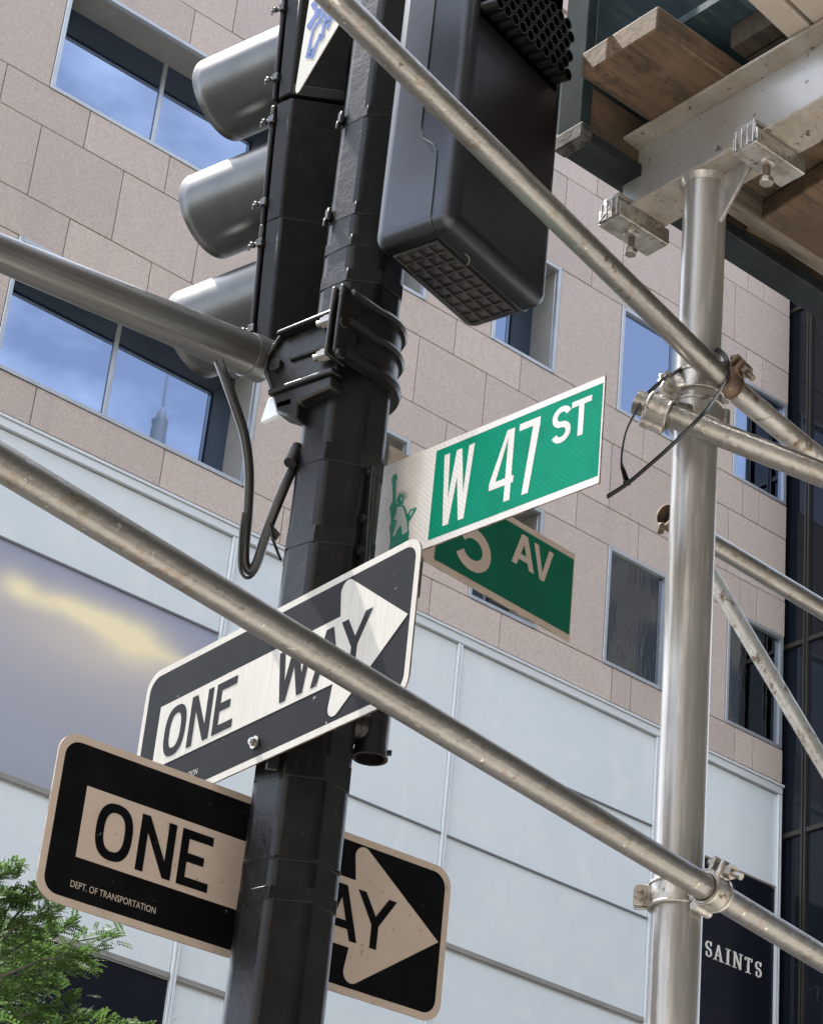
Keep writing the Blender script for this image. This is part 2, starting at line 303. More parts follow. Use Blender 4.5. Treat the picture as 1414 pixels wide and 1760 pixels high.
# sunset-sky print in the display window
def display_material():
    m = bpy.data.materials.new('sunset_sky_print'); m.use_nodes = True; t = m.node_tree; b = t.nodes['Principled BSDF']
    b.inputs['Roughness'].default_value = .12; b.inputs['Specular IOR Level'].default_value = .35
    cdn = N(t, 'ShaderNodeTexCoord'); sep = N(t, 'ShaderNodeSeparateXYZ'); t.links.new(cdn.outputs['Object'], sep.inputs[0])
    def mth(op, a, b_=None):
        n = N(t, 'ShaderNodeMath', operation=op)
        for i, q in enumerate((a, b_)):
            if q is None: continue
            if isinstance(q, (int, float)): n.inputs[i].default_value = q
            else: t.links.new(q, n.inputs[i])
        return n.outputs[0]
    x = mth('DIVIDE', mth('SUBTRACT', sep.outputs[0], DX0), DX1-DX0); z = mth('DIVIDE', mth('SUBTRACT', sep.outputs[2], DZ0), DZ1-DZ0)
    nz = N(t, 'ShaderNodeTexNoise'); nz.inputs['Scale'].default_value = 1.3; nz.inputs['Detail'].default_value = 3; t.links.new(cdn.outputs['Object'], nz.inputs['Vector'])
    wob = mth('MULTIPLY', mth('SUBTRACT', nz.outputs['Fac'], .5), .10)
    def blob(cx, cz, sx, sz, p=1.0):
        dx = mth('DIVIDE', mth('SUBTRACT', mth('ADD', x, wob), cx), sx); dz = mth('DIVIDE', mth('SUBTRACT', mth('ADD', z, wob), cz), sz)
        d2 = mth('ADD', mth('MULTIPLY', dx, dx), mth('MULTIPLY', dz, dz)); return mth('MULTIPLY', mth('EXPONENT', mth('MULTIPLY', d2, -1.0)), p)
    def mixc(f, a, c2):
        n = N(t, 'ShaderNodeMix', data_type='RGBA'); t.links.new(f, n.inputs['Factor'])
        if isinstance(a, tuple): n.inputs['A'].default_value = a
        else: t.links.new(a, n.inputs['A'])
        n.inputs['B'].default_value = c2; return n.outputs['Result']
    rp = N(t, 'ShaderNodeValToRGB'); e = rp.color_ramp.elements; e[0].position = 0; e[0].color = (.36, .39, .47, 1); e[1].position = 1; e[1].color = (.34, .37, .49, 1)
    q = rp.color_ramp.elements.new(.45); q.color = (.42, .44, .50, 1)
    t.links.new(z, rp.inputs['Fac']); c = rp.outputs['Color']
    c = mixc(mth('MINIMUM', blob(.52, .70, .42, .17, .85), 1.0), c, (.68, .61, .56, 1))
    g = mth('ADD', mth('ADD', blob(.24, .82, .07, .065, .75), blob(.38, .80, .13, .05, .65)), mth('ADD', mth('ADD', blob(.52, .815, .15, .065, .8), blob(.69, .80, .125, .10, 1.0)), blob(.86, .80, .09, .04, .55)))
    c = mixc(mth('MINIMUM', g, 1.0), c, (1.0, .89, .60, 1))
    t.links.new(c, b.inputs['Base Color'])
    return m

# ================================================================== THE SETTING
K = 4/3.
YB = 64/3.
fx = lambda u_: u_*K
fz = lambda z_: 1.6+(z_-1.6)*K
struct('road', MB().bb(-120, 160, 3.35, 17.3, -.2, -.14), M['asphalt'], smooth=False)
struct('sidewalk', MB().bb(-120, 160, -6, 3.1, -.2, 0), M['concrete'], smooth=False)
struct('far_sidewalk', MB().bb(-120, 160, 17.6, YB+.7, -.2, 0), M['concrete'], smooth=False)
struct('kerb', MB().bb(-120, 160, 3.103, 3.34, -.2, .003), M['concrete'], smooth=False, bevel=.02)
struct('far_kerb', MB().bb(-120, 160, 17.31, 17.597, -.2, .003), M['concrete'], smooth=False, bevel=.02)
struct('ground', MB().bb(-1500, 1500, -1500, 1500, -.6, -.21), M['asphalt'], smooth=False)
mb = MB()
for i in range(26):
    mb.bb(-40+i*4, -38.4+i*4, 10.2, 10.32, -.138, -.134)
lanes = struct('lane_markings', mb, M['paint_line'], smooth=False)

# ---- pink granite building over the shop front
bld = thing('stone_building', 'pink granite office building with blue windows above a pale glass shop front', 'building', (fx(11), YB, 0))
JG = .0065
wall = MB()
def panel(u0, u1, z0, z1):
    x0, x1, a, b = fx(u0), fx(u1), fz(z0), fz(z1); dy = random.uniform(-.003, .003)
    m = MB().bb(x0+JG, x1-JG, YB+dy, YB+.045, a+JG, b-JG)
    m.build('stone_panel', M['granite'], bld, smooth=False, bevel=.004, seg=1)
    wall.bb(x0, x1, YB+.025, YB+.7, a, b)
MOD = [4.35+.9*i for i in range(15)] + [17.88]
half = [4.35, 4.8+.0] + [4.8+.9*i for i in range(1, 14)] + [17.16, 17.43, 17.88]
low_row = [4.35, 5.7, 7.05, 8.4, 9.75, 11.1, 12.9, 13.8, 15.33, 15.6, 17.14, 17.42, 17.88]
WINS = [(4.35, 7.05, 1), (7.95, 10.65, 1), (11.55, 12.47, 1), (13.36, 14.26, 1), (15.18, 16.05, 0), (16.98, 17.86, 0)]
PIERS = [(7.05, 7.95), (10.65, 11.55), (12.47, 13.36), (14.26, 15.18), (16.05, 16.98)]
def row(j, z0, z1):
    for a, b in zip(j[:-1], j[1:]):
        if b-a > .05: panel(a, b, z0, z1)
row(low_row, 11.965, 12.35)
for s_ in range(3):
    zs = 12.35+2.98*s_
    for a, b in PIERS: panel(a, b, zs, zs+1.34)
    row(half, zs+1.34, zs+1.77)
    if s_ < 2:
        row(MOD, zs+1.77, zs+2.55); row(half, zs+2.55, zs+2.98)
wall.bb(fx(17.86), fx(17.88), YB+.025, YB+.7, fz(12.35), fz(19.65))
wall.build('wall', M['joint'], bld, smooth=False, fix=False)
MB().bb(fx(4.3), fx(17.9), YB-.05, YB+.75, fz(20.085), fz(20.085)+.25).build('coping', M['granite'], bld, smooth=False)
MB().bb(fx(4.35), fx(17.88), YB+.75, YB+9, 0, fz(20.0)).build('core', M['joint'], bld, smooth=False)
def window(u0, u1, zs, deep, gl):
    x0, x1, a, b = fx(u0), fx(u1), fz(zs), fz(zs+1.34); fw = .055
    d_ = .52 if deep else .05
    fr = MB()
    for (p, q, r_, s2) in ((x0, x0+fw, a, b), (x1-fw, x1, a, b), (x0+fw, x1-fw, a, a+fw), (x0+fw, x1-fw, b-fw, b)):
        fr.bb(p, q, YB-.012, YB+.06, r_, s2)
    win = fr.build('window', M['alu'], bld, smooth=False, bevel=.006, seg=1)
    rv = MB()
    if deep:
        t_ = .03; y0, y1 = YB+.062, YB+d_+.02
        rv.bb(x0+.002, x0+t_, y0, y1, a+.002, b-.002).bb(x1-t_, x1-.002, y0, y1, a+.002, b-.002)
        rv.bb(x0+t_, x1-t_, y0, y1, a+.002, a+t_).bb(x0+t_, x1-t_, y0, y1, b-t_, b-.002)
        rv.build('reveal', M['reveal'], win, smooth=False)
    n = 2 if u1-u0 > 2 else 1; wd = (x1-x0)/n
    for i in range(n):
        MB().bb(x0+wd*i+.033, x0+wd*(i+1)-.033, YB+d_, YB+d_+.012, a+.033, b-.033).build('pane', gl, win, smooth=False)
    if n == 2:
        MB().bb(x0+wd-.03, x0+wd+.03, YB+d_-.03, YB+d_+.015, a+.031, b-.031).build('mullion', M['alu'], win, smooth=False, bevel=.006, seg=1)
    MB().bb(x0+.01, x1-.01, YB+.62, YB+.64, a, b).build('blind', M['far_window'], win, smooth=False)
for s_ in range(3):
    for (u0, u1, dp) in WINS: window(u0, u1, 12.35+2.98*s_, dp, M['glass'] if (s_ or u1 < 11) else M['glass_dim'])
# shop front
MB().bb(fx(4.35), fx(17.9), YB+.02, YB+.7, fz(11.951), fz(11.963)).build('shadow_gap', M['frame_gap'], bld, smooth=False)
MB().bb(fx(4.35), fx(17.905), YB-.028, YB+.12, fz(11.922), fz(11.947)).build('top_rail', M['frame_white'], bld, smooth=False, bevel=.004, seg=1)
MB().bb(fx(4.35), fx(17.885), YB-.008, YB+.12, fz(11.842), fz(11.9165)).build('top_rail', M['frame_white'], bld, smooth=False, bevel=.004, seg=1)
MB().bb(fx(4.35), fx(17.885), YB+.01, YB+.12, fz(11.917), fz(11.9215)).build('rail_joint', M['frame_gap'], bld, smooth=False)
for u_ in (5.25, 7.93, 10.63, 13.335, 16.03, 17.86):
    wd = .036
    m = MB().bb(fx(u_)-wd, fx(u_)-.006, YB-.004, YB+.1, 3.2, fz(11.834)).bb(fx(u_)+.006, fx(u_)+wd, YB-.004, YB+.1, 3.2, fz(11.834)).bb(fx(u_)-.006, fx(u_)+.006, YB+.008, YB+.1, 3.2, fz(11.833))
    m.build('mullion', M['frame_white'], bld, smooth=False, bevel=.004, seg=1)
BAYS = [(5.25, 7.93), (7.93, 10.63), (10.63, 13.335), (13.335, 16.03), (16.03, 17.86)]
LEV = [11.835, 10.87, 9.9, 8.9, 7.78, 6.5, 5.2, 3.0]
DX0, DX1, DZ0, DZ1 = fx(7.93)+.05, fx(10.63)-.05, fz(8.9), fz(10.87)
M['display'] = display_material()
for bi, (u0, u1) in enumerate(BAYS):
    x0, x1 = fx(u0)+.044, fx(u1)-.044
    if bi == 4: levs = [(11.835, 10.80, 'white_glass'), (10.80, 3.0, 'navy')]
    elif bi == 1: levs = [(11.835, 10.87, 'white_glass'), (10.87, 8.9, 'display'), (8.9, 7.78, 'white_glass'), (7.78, 3.0, 'navy')]
    else: levs = [(LEV[i], LEV[i+1], 'white_glass') for i in range(7)]
    for (t1, b1, mt) in levs:
        g = .014 if mt != 'navy' else .03
        nm = {'white_glass': 'glass_panel', 'navy': 'navy_panel', 'display': 'display_panel'}[mt]
        o = MB().bb(x0, x1, YB+.04, YB+.055, fz(b1)+g, fz(t1)-g).build(nm, M[mt], bld, smooth=False)
        if mt == 'display': o['label'] = 'display panel printed with a yellow sunset cloud in blue sky'
        if b1 > 3.1:
            rl = MB().bb(x0, x1, YB+.02, YB+.036, fz(b1)-.012, fz(b1)+.012)
            if b1 in (8.9, 7.78): rl.bb(x0, x1, YB+.022, YB+.036, fz(b1)-.075, fz(b1)-.055).bb(x0, x1, YB+.012, YB+.030, fz(b1)-.052, fz(b1)-.016)
            rl.build('rail', M['frame_gap'] if b1 not in (8.9, 7.78, 10.8) else M['reveal'], bld, smooth=False)
MB().bb(fx(4.35), fx(17.87), YB+.12, YB+.5, 0, fz(11.95)).build('back_wall', M['frame_gap'], bld, smooth=False)
MB().bb(fx(4.35), fx(17.87), YB+.02, YB+.11, 0, 3.19).build('plinth', M['granite'], bld, smooth=False)

# shop lettering: serif capitals built from strokes
def serif_word(word, x0, x1, zb, h, y, parent, mat):
    adv = {'S': .62, 'A': .86, 'I': .42, 'N': .90, 'T': .74}
    tot = sum(adv[c] for c in word)+.42*(len(word)-1); k = (x1-x0)/tot; X = x0
    def P(u_, v_, w_): return Vector((X+u_*w_, y, zb+v_*h))
    for c in word:
        w_ = adv[c]*k; mb_ = MB(); th = .125*h; tn = .055*h; e_ = Vector((0, -.02, 0)); step = [0]
        def seg(a, b, t1):
            step[0] += 1; o_ = Vector((0, -.0006*step[0], 0))
            d_ = (b-a); nn = Vector((-d_.z, 0, d_.x)).normalized()*(t1/2)
            mb_.prism([a+nn+o_, b+nn+o_, b-nn+o_, a-nn+o_], e_)
        def ser(u_, v_, wd=.30):
            step[0] += 1; o_ = Vector((0, -.0006*step[0], 0)); p_ = P(u_, v_, w_)
            s_ = tn*.7*(1 if v_ < .5 else -1)
            mb_.prism([p_+Vector((-wd*h*.5, 0, 0))+o_, p_+Vector((wd*h*.5, 0, 0))+o_, p_+Vector((wd*h*.5, 0, s_))+o_, p_+Vector((-wd*h*.5, 0, s_))+o_], e_)
        if c == 'I': seg(P(.5, 0, w_), P(.5, 1, w_), th); ser(.5, 0, .42); ser(.5, 1, .42)
        elif c == 'T':
            seg(P(.5, 0, w_), P(.5, 1, w_), th); ser(.5, 0, .42); seg(P(0, .96, w_), P(1, .96, w_), tn); seg(P(.03, .78, w_), P(.03, .96, w_), tn); seg(P(.97, .78, w_), P(.97, .96, w_), tn)
        elif c == 'A':
            seg(P(.08, 0, w_), P(.46, 1, w_), tn); seg(P(.44, 1, w_), P(.88, 0, w_), th); seg(P(.24, .33, w_), P(.72, .33, w_), tn); ser(.08, 0, .32); ser(.88, 0, .38)
        elif c == 'N':
            seg(P(.12, 0, w_), P(.12, 1, w_), tn); seg(P(.88, 0, w_), P(.88, 1, w_), tn); seg(P(.10, 1, w_), P(.88, .02, w_), th); ser(.12, 0, .34); ser(.10, 1, .26); ser(.88, 1, .34)
        elif c == 'S':
            pts = []
            for i in range(25):
                t = i/24
                ang = R(35+ 235*t*2) if t < .5 else R(270+180-(t-.5)*2*235-0)
                if t < .5: pts.append((.5+.40*math.cos(ang), .745+.235*math.sin(ang)))
                else:
                    ang = R(90-(t-.5)*2*235); pts.append((.5+.44*math.cos(ang), .255+.255*math.sin(ang)))
            for i in range(24):
                t = i/24; thk = tn+(th-tn)*math.exp(-((t-.5)/.2)**2); a, b = P(pts[i][0], pts[i][1], w_), P(pts[i+1][0], pts[i+1][1], w_)
                seg(a, b+(b-a)*.15, thk)
            seg(P(.84, .72, w_), P(.84, .98, w_), tn); seg(P(.10, .02, w_), P(.10, .30, w_), tn)
        mb_.build('letter', mat, parent, smooth=False); X += w_+.42*k
serif_word('SAINTS', fx(16.82), fx(17.63), fz(9.765), .215, YB+.038, bld, M['letter_white'])

# ---- dark glass tower that projects next to it
XD = fx(17.955)
gb = thing('glass_building', 'dark glass curtain wall building right of the granite corner', 'building', (XD+4, YB-1, 0))
PRO = .78
yv = on(1388, 900, (XD, 0, 0), Vector((1, 0, 0))).y
ylines = [YB+.9, yv, YB-PRO+.02]
za = onX(1352, 1113, XD).z; zb_ = onX(1352, 1437, XD).z; dz = za-zb_
zl = [zb_+dz*i for i in range(-8, 6)]
MB().bb(XD+.06, XD+14, YB-PRO+.06, YB+8, 0, zl[-1]).build('core', M['dark_mull'], gb, smooth=False)
for i in range(9):
    MB().bb(XD-.02+i*1.5, XD+.06+i*1.5, YB-PRO-.05, YB-PRO+.055, 0, zl[-1]).build('mullion', M['dark_mull'], gb, smooth=False)
    for j in range(len(zl)-1):
        MB().bb(XD+.065+i*1.5, XD+1.475+i*1.5, YB-PRO, YB-PRO+.03, zl[j]+.04, zl[j+1]-.04).build('pane', M['dark_glass'], gb, smooth=False)
for i in range(len(ylines)-1):
    for j in range(len(zl)-1):
        MB().bb(XD+.02, XD+.045, ylines[i+1]+.05, ylines[i]-.05, zl[j]+.04, zl[j+1]-.04).build('pane', M['dark_glass'], gb, smooth=False)
for y_ in ylines:
    MB().bb(XD-.03, XD+.055, y_-.045, y_-.012, 0, zl[-1]).bb(XD-.03, XD+.055, y_+.012, y_+.045, 0, zl[-1]).build('mullion', M['dark_mull'], gb, smooth=False)
for z_ in zl:
    for i in range(len(ylines)-1):
        MB().bb(XD-.02, XD+.055, ylines[i+1]+.046, ylines[i]-.046, z_-.035, z_+.035).build('rail', M['dark_mull'], gb, smooth=False)

# ---- what the windows mirror: the block behind the camera and a far spire; plus an added bounce building
ob = thing('opposite_building', 'dark stone building across the avenue mirrored in the lower windows', 'building', (20, -8, 0))
def block(x0, x1, OH, nx, nz, wm):
    wl = MB().bb(x0, x1, -26, -6.2, 0, OH).build('wall', wm, ob, smooth=False)
    px_ = (x1-x0)/nx; pz_ = (OH-3)/nz
    first = None
    for i in range(nx):
        for j in range(nz):
            if first is None:
                first = MB().bb(x0+px_*.2, x0+px_*.8, -6.24, -6.19, 2.5, 2.5+pz_*.62).build('window', M['far_window'], ob, smooth=False)
            else:
                c_ = first.copy(); COL.objects.link(c_); c_.location = (px_*i, 0, pz_*j)
    MB().bb(x0-.2, x1+.2, -6.5, -5.9, OH-.7, OH+.3).build('cornice', M['brick_far'], ob, smooth=False)
block(-9, 39.5, 33, 12, 8, M['brick_far'])
block(40, 95, 41.6, 15, 12, M['dark_tower'])
ob = thing('bounce_building', 'unseen pale building behind the viewer, added to bounce sunlight onto the signs', 'building', (-30, -8, 0))
block(-80, -9.6, 32, 20, 8, M['limestone'])  # added pale block, out of view, throws sunlight back onto signs and facade
def mirror_pt(x, y, dist):
    p = onY(x, y, YB+.52); v = ray(x, y); v = Vector((v.x, -v.y, v.z)); return p + v.normalized()*dist
tip = mirror_pt(291, 628, 420); base_ = mirror_pt(297, 775, 420)
sp = thing('distant_spire', 'thin grey skyscraper spire mirrored in the wide lower left window', 'tower', (tip.x, tip.y, 0))
zt, zb2 = tip.z, base_.z; hh = zt-zb2
MB().tube([(tip.x, tip.y, zb2+hh*.30), (tip.x, tip.y, zt)], [hh*.022, hh*.006], n=8).build('antenna', M['spire'], sp)
MB().tube([(tip.x, tip.y, zb2+hh*.12), (tip.x, tip.y, zb2+hh*.22), (tip.x, tip.y, zb2+hh*.32)], [hh*.085, hh*.075, hh*.02], n=12).build('crown', M['spire'], sp)
MB().tube([(tip.x, tip.y, 0), (tip.x, tip.y, zb2+hh*.12)], [hh*.14, hh*.11], n=12).build('shaft', M['spire'], sp)

# ================================================================== SIGNAL POLE
PX, PY = 2.427, 3.329
def pole_r(z): return .0945-.0040*(z-2.9) if z < 4.3 else .0885
def octa(z, extra=0):
    r_ = (pole_r(z)+extra)
    return [Vector((PX+r_*math.cos(R(213+45*i)), PY+r_*math.sin(R(213+45*i)), z)) for i in range(8)]
pole = thing('signal_pole', 'tall black octagonal street pole carrying the signs and signals', 'pole', (PX, PY, 0))
mb = MB()
zsn = [0, 1.5, 2.9, 4.0, 4.3, 5.5, 7.2]
for i, z in enumerate(zsn): mb.v += octa(z)
for i in range(len(zsn)-1):
    for k in range(8): mb.f.append((i*8+k, i*8+(k+1) % 8, (i+1)*8+(k+1) % 8, (i+1)*8+k))
mb.f.append(tuple(range((len(zsn)-1)*8, len(zsn)*8)))
mb.build('shaft', M['pole'], pole, bevel=.010, seg=3, ang=18)
MB().tube([(PX, PY, 0), (PX, PY, .05), (PX, PY, .5), (PX, PY, .58)], [.2, .19, .14, .1], n=8).build('base', M['black_cast'], pole)
def strap(py, h=.026, tilt=0, buckle=True, ex=.0012):
    # z of the axis at image row py
    n = Vector((-_r0.y, _r0.x, 0)); z = on(_axis_x(py), py, (PX, PY, 0), n).z
    lo, hi = octa(z-h/2, ex), octa(z+h/2, ex)
    m = MB(); m.v = lo+hi
    m.f = [(k, (k+1) % 8, 8+(k+1) % 8, 8+k) for k in range(8)] + [tuple(range(7, -1, -1)), tuple(range(8, 16))]
    for i, p in enumerate(m.v):
        p.z += tilt*(p-Vector((PX, PY, z))).dot(_r0)
    o = m.build('strap', M['pole'], pole, bevel=.0008, seg=1, ang=25)
    if buckle:
        a = hdir(180)  # towards -X
        p = Vector((PX, PY, z)) + hdir(170)*(pole_r(z)+.006)
        MB().box(p, (.010, .014, .030), (hdir(170), hdir(260), ZUP)).box(p+hdir(170)*.006-ZUP*.022, (.007, .008, .020), (hdir(170), hdir(260), ZUP)).build('buckle', M['black_cast'], o, bevel=.002, seg=1)
def _axis_x(py): return 680.8-(py*.1209)
for py, h_, tl, bk in ((232, .026, .1, True), (398, .03, .06, True), (452, .026, .1, False), (512, .030, .05, False), (815, .04, -.05, False), (955, .036, 0, False), (1345, .05, 0, False), (1505, .008, .02, False), (1565, .026, .03, False)):
    strap(py, h_, tl, bk, .0006 if py > 1000 else .0012)
# small nut plate under the upper sign and fitting on the pole's right
p = on(462, 1345, (PX, PY, 0), (hdir(236))) + hdir(236)*.088
MB().box(p, (.022, .012, .03), (hdir(146), hdir(236), ZUP)).build('band_lug', M['black_cast'], pole, bevel=.003)
z_c = 3.48
c0 = at(640, 1262, 4.50)
side = (c0-Vector((PX, PY, c0.z))); side.z = 0; side.normalize()
m = MB().tube([Vector((PX, PY, c0.z+.012))+side*.05, c0+ZUP*.012-side*.012], .036, n=24)
m.band(c0+ZUP*.012-side*.020, side, .0362, .010, .003)
tz = c0
m.lathe(tz, ZUP, [(.001, .078), (.022, .076), (.031, .066), (.031, -.030), (.0325, -.036), (.0335, -.050), (.0275, -.050), (.027, -.030), (.001, -.02)], n=28)
m.hexbolt(tz-ZUP*.034+_r0*.030, _r0, .006, .009)
m.build('conduit_fitting', M['black_cast'], pole)
# sign mounting channel on the right of the shaft
PB = at(630, 890, 4.625); nb_ = -hdir(5.1)
def bq(x, y, h=0): return on(x, y, PB, nb_)+nb_*h
for (qs, th, nm) in (([(604, 806), (622, 806), (608, 1000), (590, 1000)], .018, 'bracket_channel'), ([(623, 800), (640, 800), (627, 1000), (611, 1000)], .010, 'bracket_plate')):
    MB().prism([bq(x, y) for x, y in qs], -nb_*th).build(nm, M['black_cast'], pole, bevel=.003)
for (x_, y_) in ((633, 812), (627, 893), (623, 948)):
    MB().hexbolt(bq(x_, y_, -.002), nb_, .009, .012).build('bracket_bolt', M['black_cast'], pole)

# ---- mast-arm clamp round the pole
cz = 4.225
clamp = thing('mast_arm_clamp', 'black cast clamp bolted round the pole, holding the silver arm', 'bracket', (PX, PY, cz))
TOC = Vector((-math.sin(YAW-.03), -math.cos(YAW-.03), 0)).normalized()      # towards the camera
wing_az = 104.0
Pf = at(587, 600, 4.755)
wn = hdir(wing_az+90)                     # wing normal, pointing to the camera side (-X -Y)
def wp(x, y, off=0): return on(x, y, Pf, wn) + wn*off
face = [(583, 541), (486, 580), (462, 612), (457, 638), (471, 678), (577, 640)]
m = MB().prism([wp(x, y, -.003) for x, y in face], -wn*.022)
m.build('wing_plate', M['black_cast'], clamp, bevel=.003)
m = MB()
def rim(a, b, wid, th, o0=-.006):
    A, B = wp(*a), wp(*b); d_ = (B-A).normalized(); nn = d_.cross(wn)
    m.box((A+B)/2+wn*(o0+wid/2)-nn*0, ((B-A).length+th*.6, wid, th), (d_, wn, nn))
rim((587, 537), (486, 578), .024, .009); rim((486, 578), (462, 612), .014, .008); rim((578, 642), (471, 680), .024, .012); rim((458, 640), (471, 678), .012, .008); rim((500, 618), (582, 590), .010, .008); rim((458, 640), (462, 612), .012, .007)
m.build('wing_rib', M['black_cast'], clamp, bevel=.004, seg=2)
low = [(471, 682), (576, 647), (574, 668), (516, 694), (515, 724), (479, 712)]
MB().prism([wp(x, y, .010) for x, y in low], -wn*.05).build('lower_lug', M['black_cast'], clamp, bevel=.005)
MB().box(wp(493, 697, .010), (.034, .004, .011), (hdir(wing_az), wn, ZUP)).build('lug_slot', M['void'], clamp, bevel=.003)
# front flanges (pair with gap)
m = MB()
fl = hdir(wing_az)
for s_, nm in ((1, 'a'), (-1, 'b')):
    q = Pf + fl*(.004 if s_ > 0 else -.016)*1.0
    c_ = Vector((q.x, q.y, cz)) + wn*.012
    tilt_up = ZUP
    MB().box(c_, (.010, .062, .158), (fl, wn, ZUP)).build('flange', M['black_cast'], clamp, bevel=.004)
# rear strap: web and three ribs
m = MB()
rr_ = .088
a_front = math.degrees(math.atan2(Pf.y-PY, Pf.x-PX))
def arc(z, r_, a0, a1, n=20): return [Vector((PX+r_*math.cos(R(a0+(a1-a0)*i/n)), PY+r_*math.sin(R(a0+(a1-a0)*i/n)), z)) for i in range(n+1)]
web = arc(cz, rr_, a_front+14, a_front+190)
m.sweep(web, [(0, -.07), (.006, -.07), (.006, .07), (0, .07)], ref=[(p-Vector((PX, PY, cz))).normalized() for p in web])
m.build('strap_web', M['black_cast'], clamp)
m = MB()
for dz_ in (.066, .0, -.070):
    ribp = [Vector((Pf.x, Pf.y, cz+dz_)) - fl*.022 + wn*.02] + arc(cz+dz_, rr_+.004, a_front+38, a_front+190, 22)
    th = .008 if dz_ > -.05 else .013
    m = MB(); m.sweep(ribp, [(-.010, -th), (.009, -th), (.013, 0), (.009, th), (-.010, th)], ref=[(p-Vector((PX, PY, p.z))).normalized() for p in ribp])
    m.build('strap_rib', M['black_cast'], clamp)
for (x_, y_) in ((553, 563), (547, 621)):
    a_ = wp(x_, y_, .012); f_ = -fl; m = MB()
    m.tube([a_, a_+f_*.075], .0075, n=12); m.hexbolt(a_+f_*.022, f_, .0145, .018); m.hexbolt(a_+f_*.012, f_, .0125, .009)
    m.build('bolt', M['bolt'], clamp)
for (x_, y_) in ((600, 570), (596, 622)):
    a_ = Vector(wp(x_, y_, .03)); MB().hexbolt(a_, -fl, .012, .010).build('bolt_head', M['black_cast'], clamp, bevel=.002)
pv = wp(475, 628, -.010)
MB().hexbolt(pv, wn, .0155, .017).tube([pv, pv+wn*.004], .021, n=20).build('pivot_bolt', M['black_cast'], clamp, bevel=.002)

# ---- silver mast arm with its end collar
arm_end = wp(432, 612, .0)
far = onY(-30, 422, arm_end.y-.03)
mast = thing('signal_mast', 'silver mast arm pipe running left from the pole clamp', 'mast', arm_end)
d_ = (far-arm_end).normalized(); L_ = (far-arm_end).length
far2 = arm_end + d_*(L_*2.6)
MB().tube([arm_end, far, far2], [.0445, .0345, .022], n=40).build('tube', M['arm'], mast)
pe = arm_end - d_*.035
m = MB().tube([arm_end+d_*.012, arm_end-d_*.004, arm_end-d_*.030, arm_end-d_*.036], [.0460, .0475, .0470, .042], n=40)
m.build('collar', M['arm'], mast)
m = MB().box(arm_end-d_*.055, (.07, .034, .058), (d_, d_.cross(ZUP).normalized(), d_.cross(ZUP).cross(d_).normalized()))
m.build('tongue', M['black_cast'], mast, bevel=.006)
# silver signal part under the arm end, painted white for sunlight
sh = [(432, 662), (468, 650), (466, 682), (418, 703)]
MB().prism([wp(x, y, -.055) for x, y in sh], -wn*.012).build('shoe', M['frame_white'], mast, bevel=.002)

# ---- hanging cable loop
def smooth_path(pts, n=8):
    P = [Vector(p) for p in pts]; o_ = []
    for i in range(len(P)-1):
        p0, p1, p2, p3 = P[max(i-1, 0)], P[i], P[i+1], P[min(i+2, len(P)-1)]
        for k in range(n):
            t = k/n; o_.append(.5*((2*p1)+(p2-p0)*t+(2*p0-5*p1+4*p2-p3)*t*t+(3*p1-p0-3*p2+p3)*t**3))
    return o_+[P[-1]]
cab = [(376, 622, 4.78), (385, 645, 4.76), (402, 692, 4.74), (420, 748, 4.73), (428, 810, 4.72), (426, 880, 4.71), (421, 935, 4.70), (421, 968, 4.70), (431, 981, 4.70), (441, 968, 4.70), (455, 925, 4.70), (476, 868, 4.70), (497, 818, 4.71), (512, 790, 4.74)]
cbl = thing('hanging_cable', 'black cable looping from the silver arm down and back to the pole', 'cable', at(430, 975, 4.7))
MB().tube(smooth_path([at(*p) for p in cab]), .0102, n=14).build('sheath', M['cable'], cbl)
cab2 = [(419, 880, 4.69), (415, 905, 4.69), (412, 945, 4.68), (413, 978, 4.68), (423, 993, 4.68), (438, 984, 4.685), (452, 948, 4.69), (464, 912, 4.69)]
MB().tube(smooth_path([at(*p) for p in cab2]), .0035, n=10).build('thin_wire', M['cable'], cbl)
cab3 = [(463, 900, 4.69), (470, 930, 4.68), (482, 962, 4.69)]
MB().tube(smooth_path([at(*p) for p in cab3]), .003, n=8).build('thin_wire', M['cable'], cbl)
MB().prism([at(468, 902, 4.69), at(482, 918, 4.69), at(474, 930, 4.69), at(462, 912, 4.69)], FWD*.004).build('tape_flag', M['tie'], cbl)
MB().tube([at(498, 796, 4.70), at(512, 770, 4.74)], [.0125, .014], n=14).build('entry_boot', M['black_cast'], cbl)

# ================================================================== SIGNS
class Plane:
    def __init__(s, p0, az): s.c = Vector(p0); s.t = hdir(az); s.n = Vector((s.t.y, -s.t.x, 0))      # n points to the viewer
    def P(s, u_, v_, h=0): return s.c + s.t*u_ + ZUP*v_ + s.n*h
def rrect(u0, u1, v0, v1, r_, n=7):
    o_ = []
    for (cx, cy, a0) in ((u1-r_, v1-r_, 0), (u0+r_, v1-r_, 90), (u0+r_, v0+r_, 180), (u1-r_, v0+r_, 270)):
        for i in range(n+1): o_.append((cx+r_*math.cos(R(a0+90*i/n)), cy+r_*math.sin(R(a0+90*i/n))))
    return o_
def strip_poly(pts, wd):
    """thick open polyline as left and right offset points"""
    Lf, Rt = [], []
    for i, p in enumerate(pts):
        a = pts[max(i-1, 0)]; b = pts[min(i+1, len(pts)-1)]; dx, dy = b[0]-a[0], b[1]-a[1]; l = math.hypot(dx, dy) or 1
        w_ = wd[i] if isinstance(wd, list) else wd
        Lf.append((p[0]-dy/l*w_/2, p[1]+dx/l*w_/2)); Rt.append((p[0]+dy/l*w_/2, p[1]-dx/l*w_/2))
    return Lf + Rt[::-1]
